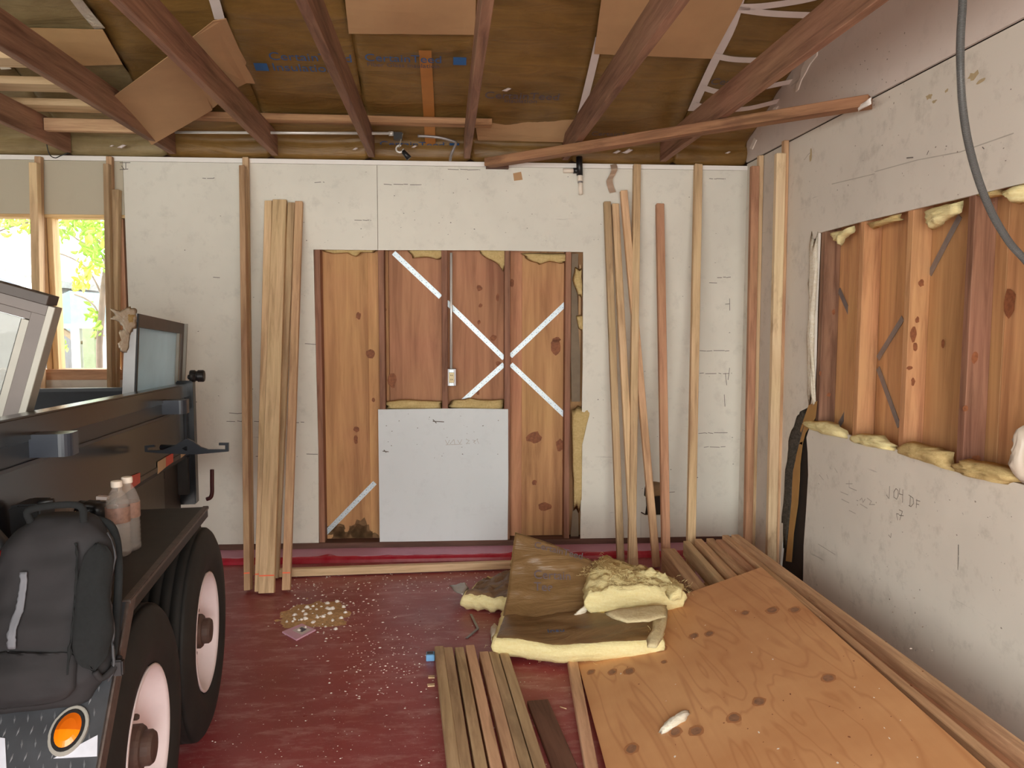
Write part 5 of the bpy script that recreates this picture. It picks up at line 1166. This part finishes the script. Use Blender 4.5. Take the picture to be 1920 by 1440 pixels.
# amber marker lamp
la = on_slope(130, 1371); ux = (on_slope(140, 1371) - la).normalized(); uy = (on_slope(141, 1340) - la).normalized(); uy = (uy - ux * 0.0).normalized()
def oval(r0, rz, n=28): return [la + ux * math.cos(2 * PI * k / n) * r0 + uy * math.sin(2 * PI * k / n) * rz for k in range(n)]
def oval_prism(name, r0, r1, h0, h1, mat, par):
    bm = bmesh.new(); b_prism(bm, [p + pN * h1 for p in oval(r0, r1)], -pN * (h1 - h0)); bmesh.ops.bevel(bm, geom=[e for e in bm.edges if abs((e.verts[0].co - e.verts[1].co).dot(pN)) < 1e-5], offset=0.0015, segments=2, affect='EDGES'); return finish(bm, name, mat, par)
lamp = oval_prism('marker_lamp', 0.037, 0.051, 0.0, 0.008, plain('grey_grommet', srgb(150, 146, 138), 0.6), trailer)
oval_prism('dark_rim', 0.031, 0.043, 0.007, 0.011, BLACKP, lamp)
bm = bmesh.new(); P = [p + pN * 0.010 for p in oval(0.027, 0.038)]; apex = la + pN * 0.017
n = len(P); R1 = [la + pN * 0.015 + (p - pN * 0.010 - la) * 0.6 for p in P]
va = [bm.verts.new(p) for p in P]; vb = [bm.verts.new(p) for p in R1]; vc = bm.verts.new(apex)
for k in range(n):
    up_ = 1 if 0 <= k < n / 2 else 0
    bm.faces.new((va[k], va[(k + 1) % n], vb[(k + 1) % n], vb[k])).material_index = up_; bm.faces.new((vb[k], vb[(k + 1) % n], vc)).material_index = up_
finish(bm, 'amber_lens', [AMBER, AMBERD], lamp)
# wheels
def wheel(y):
    Mx = M_T @ Matrix.Translation((-0.06, y, 0.381)) @ Matrix.Rotation(PI / 2, 4, 'Y')   # lathe height -> trailer +x
    bm = bmesh.new(); prof = [(0.205, -0.21), (0.25, -0.225), (0.33, -0.222), (0.362, -0.200)]
    h = -0.195
    for g in range(5):
        prof += [(0.3795, h), (0.3805, h + 0.015), (0.3795, h + 0.029), (0.3745, h + 0.0305), (0.3745, h + 0.033)]; h += 0.0345
    prof += [(0.379, h - 0.001), (0.368, -0.012), (0.345, -0.001), (0.30, 0.004), (0.27, 0.006), (0.262, 0.003), (0.225, -0.004), (0.213, -0.014), (0.205, -0.03)]
    b_lathe(bm, prof, 56, Mx); ty = finish(bm, 'tyre', RUBBER, trailer, smooth=True)
    bm = bmesh.new(); b_lathe(bm, [(0.204, -0.20), (0.207, -0.02), (0.216, -0.006), (0.209, -0.003), (0.200, -0.012), (0.194, -0.05), (0.172, -0.075), (0.135, -0.070), (0.10, -0.066), (0.058, -0.066)], 48, Mx)
    ri = finish(bm, 'wheel_rim', RIM, trailer, smooth=True)
    bm = bmesh.new(); b_lathe(bm, [(0.062, -0.09), (0.062, -0.03), (0.056, -0.022), (0.046, -0.020), (0.046, -0.002), (0.040, 0.006), (0.02, 0.009), (0, 0.009)], 24, Mx); finish(bm, 'hub', HUB, ri)
    for k in range(8):
        a = 2 * PI * k / 8; bm = bmesh.new(); b_lathe(bm, [(0.010, -0.07), (0.010, -0.052), (0.006, -0.046), (0, -0.046)], 6, Mx @ Matrix.Translation((0.083 * math.cos(a), 0.083 * math.sin(a), 0))); finish(bm, 'lug_nut', HUB, ri)
wheel(0.0); wheel(-0.80)
for y in (0.0, -0.8):
    bm = bmesh.new(); b_tube(bm, [(-2.4, y, 0.381), (-0.20, y, 0.381)], 0.04, 12); finish(bm, 'axle', FEND, trailer, M_T)

# ------------------------------------------------------------------ old window sashes standing in the trailer
s1 = tag(empty('window_sash', at_y(0, 900, 2.2)), 'large taupe window sash with wide cap leaning out over the trailer rail', 'window')
TRc = at_y(105, 577, 2.42); BRc = at_y(0, 952, 2.40); upv = (TRc - BRc).normalized(); nv_ = Vector((0.10, -1, 0.03)); nv_ = (nv_ - upv * nv_.dot(upv)).normalized(); lf = upv.cross(nv_).normalized()
if lf.x > 0: lf = -lf
H_ = (TRc - BRc).length; W_ = 1.05
def sb(name, l0, l1, h0, h1, d0, d1, mat):
    """box in sash space: l to the left of the right edge, h below the top, d behind the front"""
    bm = bmesh.new(); P = lambda l, h, d: TRc + lf * l - upv * h - nv_ * d
    vs = [bm.verts.new(P(l, h, d)) for l in (l0, l1) for h in (h0, h1) for d in (d0, d1)]
    for q_ in ((0, 1, 3, 2), (4, 6, 7, 5), (0, 4, 5, 1), (2, 3, 7, 6), (0, 2, 6, 4), (1, 5, 7, 3)): bm.faces.new([vs[i] for i in q_])
    bmesh.ops.bevel(bm, geom=bm.edges[:], offset=0.0015, segments=1, affect='EDGES'); return finish(bm, name, mat, s1)
sb('outer_edge', 0.0, 0.020, 0.0, H_, -0.006, 0.05, ALUL); sb('stile', 0.020, 0.062, 0.02, H_, 0.0, 0.045, ALU); sb('glazing_bead', 0.062, 0.085, 0.058, H_, 0.006, 0.03, ALUL); sb('groove', 0.085, 0.089, 0.060, H_, 0.012, 0.03, BLACKP)
sb('top_rail', 0.0205, W_, 0.0, 0.032, -0.002, 0.045, ALU); sb('inner_rail', 0.062, W_, 0.032, 0.056, 0.008, 0.04, ALU); sb('cap', 0.02, W_, -0.030, -0.001, -0.02, 0.06, ALUD)
sb('bottom_rail', 0.02, W_, H_ - 0.06, H_, 0.0, 0.045, ALU); sb('stile', W_ - 0.06, W_, 0.033, H_ - 0.061, 0.0, 0.045, ALU)
sb('pane', 0.089, W_ - 0.06, 0.058, H_ - 0.06, 0.018, 0.023, PANE1)
s2 = tag(empty('window_sash', at_tx(280, 740, -0.50)), 'smaller window sash with pale blue pane standing inside the trailer rail', 'window')
a_ = INV_T @ at_tx(249, 588, -0.49); b_ = INV_T @ at_tx(338, 607, -0.49)
y0, y1, zt0, zt1 = a_.y, b_.y, a_.z, b_.z; zb = 0.90
def s2b(name, ya, yb, ha, hb, x0, x1, mat):
    """ha, hb: fractions of the height from the top"""
    bm = bmesh.new(); vs = []
    for y in (ya, yb):
        zt = zt0 + (zt1 - zt0) * (y - y0) / (y1 - y0); zbo = zb - SH * y
        for h in (ha, hb):
            z = zt + (zbo - zt) * h
            for x in (x0, x1): vs.append(bm.verts.new((x + 0.07 * (z - 1.2), y, z)))
    for q_ in ((0, 1, 3, 2), (4, 6, 7, 5), (0, 4, 5, 1), (2, 3, 7, 6), (0, 2, 6, 4), (1, 5, 7, 3)): bm.faces.new([vs[i] for i in q_])
    return finish(bm, name, mat, s2, M_T)
WVINYL = plain('white_vinyl', srgb(214, 220, 224), 0.5, var=0.06)
s2b('edge', y0 - 0.004, y0, 0, 1, -0.546, -0.497, WVINYL); s2b('stile', y0, y0 + 0.02, 0, 1, -0.54, -0.49, BLACKP); s2b('stile', y1 - 0.05, y1, 0, 1, -0.54, -0.49, ALU); s2b('outer_edge', y1, y1 + 0.02, 0, 1, -0.54, -0.475, ALUL)
s2b('top_rail', y0 + 0.02, y1 - 0.05, 0, 0.085, -0.54, -0.49, ALU); s2b('bottom_rail', y0 + 0.02, y1 - 0.05, 0.93, 1, -0.54, -0.49, ALU); s2b('glazing_bead', y1 - 0.085, y1 - 0.05, 0.085, 0.93, -0.535, -0.495, ALUL)
s2b('pane', y0 + 0.02, y1 - 0.085, 0.085, 0.93, -0.518, -0.510, PANE2)
ft = tag(empty('insulation_tuft', at_tx(235, 620, -0.49)), 'torn tuft of insulation caught on the corner of the smaller sash', 'insulation')
tt = lambda P: [at_tx(a, b, -0.475) for a, b in P]
pillow('tuft', tt([(206, 578), (226, 583), (240, 575), (254, 578), (258, 592), (256, 612), (246, 624), (240, 630), (230, 612), (220, 602), (204, 598), (216, 592)]), TN * 0.3 + Vector((0, -1, 0)), 0.05, WHITEF, ft, seed=301, amp=0.4, sub=4)
pillow('tuft', tt([(236, 584), (256, 590), (252, 606), (242, 608)]), TN * 0.3 + Vector((0, -1, 0)), 0.055, TAN, ft, seed=302)
pillow('wisp', tt([(222, 622), (236, 614), (244, 622), (242, 650), (238, 662), (226, 658), (220, 644), (228, 638)]), TN * 0.3 + Vector((0, -1, 0)), 0.025, WHITEF, ft, seed=303, amp=0.4, sub=4)

# ------------------------------------------------------------------ things on the fender
def bottle(px, py, label):
    p = at_z(px, py, FZ); Mb = Matrix.Translation(p + Vector((0, 0, 0.0005)))
    b = tag(empty('water_bottle', p), label, 'bottle')
    prof = [(0, 0.004), (0.022, 0), (0.030, 0.004), (0.032, 0.012)]
    for k in range(6): prof += [(0.032, 0.018 + k * 0.013), (0.0295, 0.024 + k * 0.013), (0.032, 0.030 + k * 0.013)]
    prof += [(0.0315, 0.11), (0.0315, 0.145), (0.030, 0.152), (0.022, 0.175), (0.0135, 0.19), (0.0125, 0.20)]
    bm = bmesh.new(); b_lathe(bm, prof, 24, Mb); finish(bm, 'body', BOTTLE, b, smooth=True)
    bm = bmesh.new(); b_lathe(bm, [(0.0322, 0.098), (0.0326, 0.10), (0.0326, 0.140), (0.0322, 0.142)], 24, Mb); finish(bm, 'paper_label', LABEL, b, smooth=True)
    bm = bmesh.new(); b_lathe(bm, [(0.0145, 0.197), (0.015, 0.199), (0.015, 0.212), (0.0135, 0.214), (0, 0.214)], 20, Mb); finish(bm, 'cap', WHITEP, b)
bottle(224, 1042, 'clear ribbed water bottle on the fender, nearer of the two'); bottle(243, 1031, 'clear water bottle half hidden behind the nearer bottle')
# backpack
bb = on_slope(80, 1328, 0.012); LEAN = 0.40
bpk = tag(empty('backpack', bb), 'charcoal grey backpack leaning on the trailer fender at lower left', 'backpack')
bx_ = Vector((math.cos(TH), math.sin(TH), 0)); by_ = Vector((-math.sin(TH), math.cos(TH), 0)); HB = 0.385
def spw(v, e): return math.copysign(abs(v) ** e, v)
def bp(a, v, off=0.0):
    w = 0.125 * (1.0 - 0.95 * max(0, v - 0.45) ** 1.9) * (1 - max(0, v - 0.82) ** 2 * 12) * (1 - max(0, 0.12 - v) * 1.0)
    d = 0.07 * (1.08 - 0.45 * v) * (1 - max(0, v - 0.88) ** 2 * 16) * (1 - max(0, 0.1 - v) * 2)
    w = max(w, 0.02); d = max(d, 0.015)
    ca, sa = math.cos(a), math.sin(a)
    c = bb + Vector((0, 0, HB * v)) + by_ * (LEAN * HB * v * (0.5 + 0.5 * v) * 0.62 + 0.045) - bx_ * 0.018 * (1 - v) + bx_ * 0.006
    p = c + bx_ * (w + off) * spw(ca, 0.62) + by_ * (d + off) * spw(sa, 0.7)
    n_ = fbm(p * 7 + Vector((3, 0, 0)), 1.0) * 0.014 + fbm(Vector((p.x * 4, p.y * 4, p.z * 16)), 1.0) * 0.007
    return p + (bx_ * ca + by_ * sa) * n_
bm = bmesh.new(); NA, NV = 56, 46; rows = [[bm.verts.new(bp(2 * PI * i / NA, j / NV)) for i in range(NA)] for j in range(NV + 1)]
for r0, r1 in zip(rows, rows[1:]):
    for i in range(NA): bm.faces.new((r0[i], r0[(i + 1) % NA], r1[(i + 1) % NA], r1[i]))
bm.faces.new(list(reversed(rows[0]))); bm.faces.new(rows[-1]); finish(bm, 'pack_body', NYLON, bpk, smooth=True)
def b_patch(name, a0, a1, v0, v1, off, mat, round_=0.0, na=16, nv=24, bulge=0.0):
    bm = bmesh.new()
    def fn(u, v):
        vv = v0 + (v1 - v0) * v; k = math.sin(PI * v) if round_ else 1.0
        am, ah = (a0 + a1) / 2, (a1 - a0) / 2; edge = (1 - abs(2 * v - 1) ** (2 / round_)) ** 0.5 if round_ else 1.0
        a = am + ah * (2 * u - 1) * max(edge, 0.05)
        return bp(a, vv, off + bulge * math.sin(PI * u) * math.sin(PI * v))
    b_sheet(bm, fn, na, nv, -0.004); return finish(bm, name, mat, bpk, smooth=True)
D = math.radians
b_patch('mesh_side_pocket', D(-70), D(-14), 0.20, 0.86, 0.010, NYLOND, 0.5, bulge=0.012)
b_patch('grey_webbing', D(-103), D(-97.5), 0.36, 0.74, 0.006, WEBG, na=4)
b_patch('front_pocket', D(-150), D(-62), 0.04, 0.33, 0.002, NYLON, 0.35, bulge=0.02)
b_patch('zipper_pull', D(-119), D(-117.5), 0.44, 0.475, 0.007, STEEL, na=2, nv=3)
b_patch('piping', D(-72), D(-70), 0.2, 0.88, 0.009, WEBG if False else NYLOND, na=2)
b_patch('piping', D(-12), D(-9), 0.10, 0.90, 0.009, plain('grey_piping', (0.06, 0.06, 0.065), 0.8), na=2)
tube_obj('haul_loop', [bp(D(-150), 0.98), bp(D(-140), 0.98) + Vector((0, 0, 0.03)), bp(D(-60), 0.98) + Vector((0, 0.01, 0.035)), bp(D(-40), 0.97)], 0.008, NYLOND, bpk, n=18)
tube_obj('shoulder_strap', [bp(D(60), 0.96), bp(D(20), 0.90, 0.01), bp(D(8), 0.7, 0.008), bp(D(4), 0.4, 0.006), bp(D(0), 0.12, 0.004)], 0.009, NYLOND, bpk, n=30)
tube_obj('compression_strap', [bp(D(-40), 0.19, 0.01), bp(D(-28), 0.14, 0.008), bp(D(-12), 0.16, 0.01), bp(D(0), 0.2, 0.012)], 0.007, NYLON, bpk, n=14)
bm = bmesh.new(); c = bp(D(-5), 0.16, 0.016); b_box(bm, c.x - 0.012, c.x + 0.012, c.y - 0.008, c.y + 0.008, c.z - 0.018, c.z + 0.018); bmesh.ops.bevel(bm, geom=bm.edges[:], offset=0.003, segments=2, affect='EDGES'); finish(bm, 'buckle', BLACKP, bpk)
# odds and ends standing behind the backpack
tb = tag(empty('tool_pouch', at_y(45, 1060, 2.10)), 'black open topped tool pouch with bar handle behind the backpack', 'pouch')
bm = bmesh.new(); b_prism(bm, [at_y(a, b, 2.06) for a, b in [(13, 952), (30, 946), (70, 946), (74, 953), (74, 1000), (68, 1064), (26, 1064), (19, 990)]], (0, 0.085, 0)); bmesh.ops.bevel(bm, geom=bm.edges[:], offset=0.006, segments=2, affect='EDGES'); finish(bm, 'pouch', BLACKP, tb)
tube_obj('handle', [at_y(64, 950, 2.08), at_y(76, 942, 2.08), at_y(101, 939, 2.08)], 0.007, BLACKP, tb)
pb = pillow('paper_bag', [at_y(a, b, 2.30) for a, b in [(84, 950), (100, 942), (138, 943), (139, 975), (136, 1016), (94, 1016), (88, 990)]], (0, -1, 0.1), 0.05, plain('crumpled_grey_paper', srgb(128, 116, 108), 0.8, var=0.2), None, seed=310)
tag(pb, 'crumpled grey paper bag with an orange corner between pouch and bottles', 'bag')
bm = bmesh.new(); b_prism(bm, [at_y(a, b, 2.235) for a, b in [(112, 975), (136, 961), (136, 974)]], (0, 0.02, 0)); finish(bm, 'orange_corner', plain('orange_tan_paper', srgb(205, 150, 104), 0.7), pb)
gl = tag(pillow('work_glove', [at_y(a, b, 2.42) for a, b in [(140, 946), (152, 940), (170, 937), (203, 940), (209, 960), (206, 996), (146, 996)]], (0, -1, 0.2), 0.05, BLACKP, None, seed=311, amp=0.5), 'heap of black work gloves with white tag left of the water bottles', 'gloves')
bm = bmesh.new(); b_prism(bm, [at_y(a, b, 2.42) for a, b in [(180, 931), (200, 932), (200, 938), (180, 937)]], (0, 0.02, 0)); finish(bm, 'white_tag', TAPEP, gl)
rbg = tag(empty('red_bag', at_y(-20, 1300, 1.78)), 'bright red bag with black top beside the backpack at the trailer', 'bag')
pillow('red_side', [at_y(a, b, 1.80) for a, b in [(-60, 1036), (5, 1031), (15, 1040), (13, 1060), (2, 1082), (-8, 1110), (-14, 1300), (-70, 1300)]], (0, -1, 0), 0.03, RED, rbg, seed=312, amp=0.02, jit=0.0)
pillow('black_top', [at_y(a, b, 1.82) for a, b in [(-60, 985), (0, 992), (18, 1012), (24, 1030), (12, 1042), (-60, 1040)]], (0, -1, 0.2), 0.03, BLACKP, rbg, seed=313, amp=0.02, jit=0.0)

# ================================================================== OUTSIDE THE WINDOW
def o_box(name, px0, py0, px1, py1, Y, th, mat, par=None, M=None):
    a, b = at_y(px0, py0, Y), at_y(px1, py1, Y); bm = bmesh.new(); b_box(bm, a.x, b.x, Y, Y + th, b.z, a.z); return finish(bm, name, mat, par)
tree = tag(empty('garden_tree', at_y(186, 700, 7.2)), 'light green leafy tree hanging over the yard outside the window', 'tree')
rt = random.Random(21)
def br(name, P, r): return tube_obj(name, P, r, BARK, tree, n=16, seg=7)
br('trunk', [Vector((at_y(188, 600, 7.2).x, 7.2, -0.05)), at_y(187, 690, 7.2), at_y(190, 600, 7.2), at_y(197, 520, 7.2), at_y(215, 420, 7.2), at_y(225, 330, 7.2)], 0.028)
for P in ([(190, 600), (178, 575), (160, 560), (140, 552)], [(193, 560), (180, 530), (160, 500), (125, 480), (90, 470)], [(200, 500), (185, 470), (150, 452), (120, 430)], [(215, 430), (150, 400), (60, 380), (-40, 400)], [(205, 470), (120, 410), (40, 420), (-20, 440)], [(189, 620), (182, 600), (188, 580)]):
    br('branch', [at_y(a, b, 7.2 + 0.1 * i) for i, (a, b) in enumerate(P)], 0.008)
def leaves(name, spots, mat):
    bm = bmesh.new()
    for cx, cy, sx, sy, n in spots:
        for _ in range(n):
            c = at_y(rt.gauss(cx, sx), rt.gauss(cy, sy), 7.2 + rt.gauss(0, 0.25)); s = rt.uniform(0.022, 0.048)
            d = Vector((rt.gauss(0, 1), rt.gauss(0, 0.6), rt.gauss(-0.5, 0.8))).normalized(); w = d.cross(Vector((rt.gauss(0, 0.4), -1, rt.gauss(0, 0.4)))).normalized()
            up_ = d.cross(w) * s * 0.15
            P = [c - d * s, c - d * s * 0.3 + w * s * 0.42 + up_, c + d * s * 0.4 + w * s * 0.36 + up_, c + d * s, c + d * s * 0.4 - w * s * 0.36 + up_, c - d * s * 0.3 - w * s * 0.42 + up_]
            v = [bm.verts.new(p) for p in P]; bm.faces.new((v[0], v[1], v[2], v[3])); bm.faces.new((v[0], v[3], v[4], v[5]))
    o = finish(bm, name, mat, tree); o['kind'] = 'stuff'
leaves('leaves', [(20, 412, 30, 12, 70), (60, 430, 6, 10, 16), (118, 428, 12, 12, 50), (150, 415, 22, 10, 70), (180, 425, 12, 20, 80), (170, 460, 14, 14, 46), (188, 480, 8, 14, 34), (160, 355, 60, 25, 170), (30, 360, 50, 25, 140), (178, 600, 10, 16, 26), (186, 618, 5, 10, 16), (175, 482, 10, 8, 16), (112, 640, 5, 12, 12)], LEAF)
leaves('yellow_leaves', [(150, 528, 9, 8, 30), (158, 510, 8, 8, 20), (20, 420, 18, 12, 26), (172, 440, 14, 14, 26), (183, 502, 4, 6, 8), (150, 345, 40, 22, 60)], LEAFY)
fen = tag(empty('garden_fence', at_y(150, 700, 9.5)), 'grey board fence across the yard behind the arbor', 'fence')
xa, xb = at_y(-60, 650, 9.5).x, at_y(330, 650, 9.5).x; k = 0; x = xa
while x < xb:
    bm = bmesh.new(); zt = at_y(150, 622, 9.5).z + 0.02 * math.sin(k * 2.1); b_box(bm, x, x + 0.135, 9.5, 9.52, 0.0, zt); finish(bm, 'fence_board', FENCEW, fen); x += 0.145; k += 1
bm = bmesh.new(); b_box(bm, xa, xb, 9.525, 9.56, 0.3, 0.38); finish(bm, 'fence_rail', FENCEW, fen)
arb = tag(empty('arbor', at_y(150, 700, 8.2)), 'white arbor beam on posts with slanting braces outside the window', 'arbor')
o_box('beam', -40, 607, 330, 616, 8.2, 0.09, OUTW, arb)
for a, b, mt, nm in ((132, 148, OUTW, 'white_post'), (154, 175, POSTG, 'green_post'), (188, 200, OUTW, 'white_post')):
    p, q_ = at_y(a, 616, 8.2), at_y(b, 616, 8.2); bm = bmesh.new(); b_box(bm, p.x, q_.x, 8.2, 8.29, -0.05, p.z); finish(bm, nm, mt, arb)
for P in (((114, 617), (154, 645)), ((198, 618), (174, 634))):
    A_, B_ = at_y(P[0][0], P[0][1], 8.25), at_y(P[1][0], P[1][1], 8.25); board('brace', A_, B_, 0.05, 0.05, (0, -1, 0), BEAMB, arb)
sh = tag(empty('teal_shed', at_y(120, 700, 10.5)), 'pale teal shed wall showing behind the tree outside the window', 'shed')
a, b = at_y(112, 560, 10.6), at_y(131, 560, 10.6)
bm = bmesh.new(); b_prism(bm, [(a.x - 0.3, 10.6, 0), (b.x, 10.6, 0), (b.x, 10.6, at_y(131, 545, 10.6).z), (a.x - 0.3, 10.6, at_y(112, 575, 10.6).z)], (0, 1.5, 0)); finish(bm, 'shed_wall', TEAL, sh)
hs = tag(empty('neighbour_house', at_y(0, 700, 12)), 'white neighbouring house with a sloping shingled eave, left in the window', 'house')
e0, e1 = at_y(-160, 460, 10.8), at_y(70, 548, 10.8)
bm = bmesh.new(); b_prism(bm, [Vector((e0.x, 10.9, -0.05)), Vector((e1.x - 0.1, 10.9, -0.05)), e1 + Vector((-0.1, 0.1, 0)), e0 + Vector((0, 0.1, 0))], (0, 3, 0)); finish(bm, 'house_wall', OUTW, hs)
d_ = (e1 - e0).normalized(); u_ = Vector((-d_.z, 0, d_.x)); u_ = u_ if u_.z > 0 else -u_
bm = bmesh.new(); b_prism(bm, [e0, e1, e1 + u_ * 0.09, e0 + u_ * 0.09], (0, 0.05, 0)); finish(bm, 'fascia', OUTW, hs)
bm = bmesh.new(); b_prism(bm, [e0 + u_ * 0.092, e1 + u_ * 0.092, e1 + u_ * 0.19, e0 + u_ * 0.19], (0, 3, 0)); finish(bm, 'roof_shingles', SHING, hs)
bm = bmesh.new(); b_prism(bm, [e0 - u_ * 0.02, e1 - u_ * 0.02, e1 - u_ * 0.003, e0 - u_ * 0.003], (0, 0.06, 0)); finish(bm, 'drip_edge', plain('grey_drip_edge', (0.2, 0.22, 0.26), 0.6), hs)
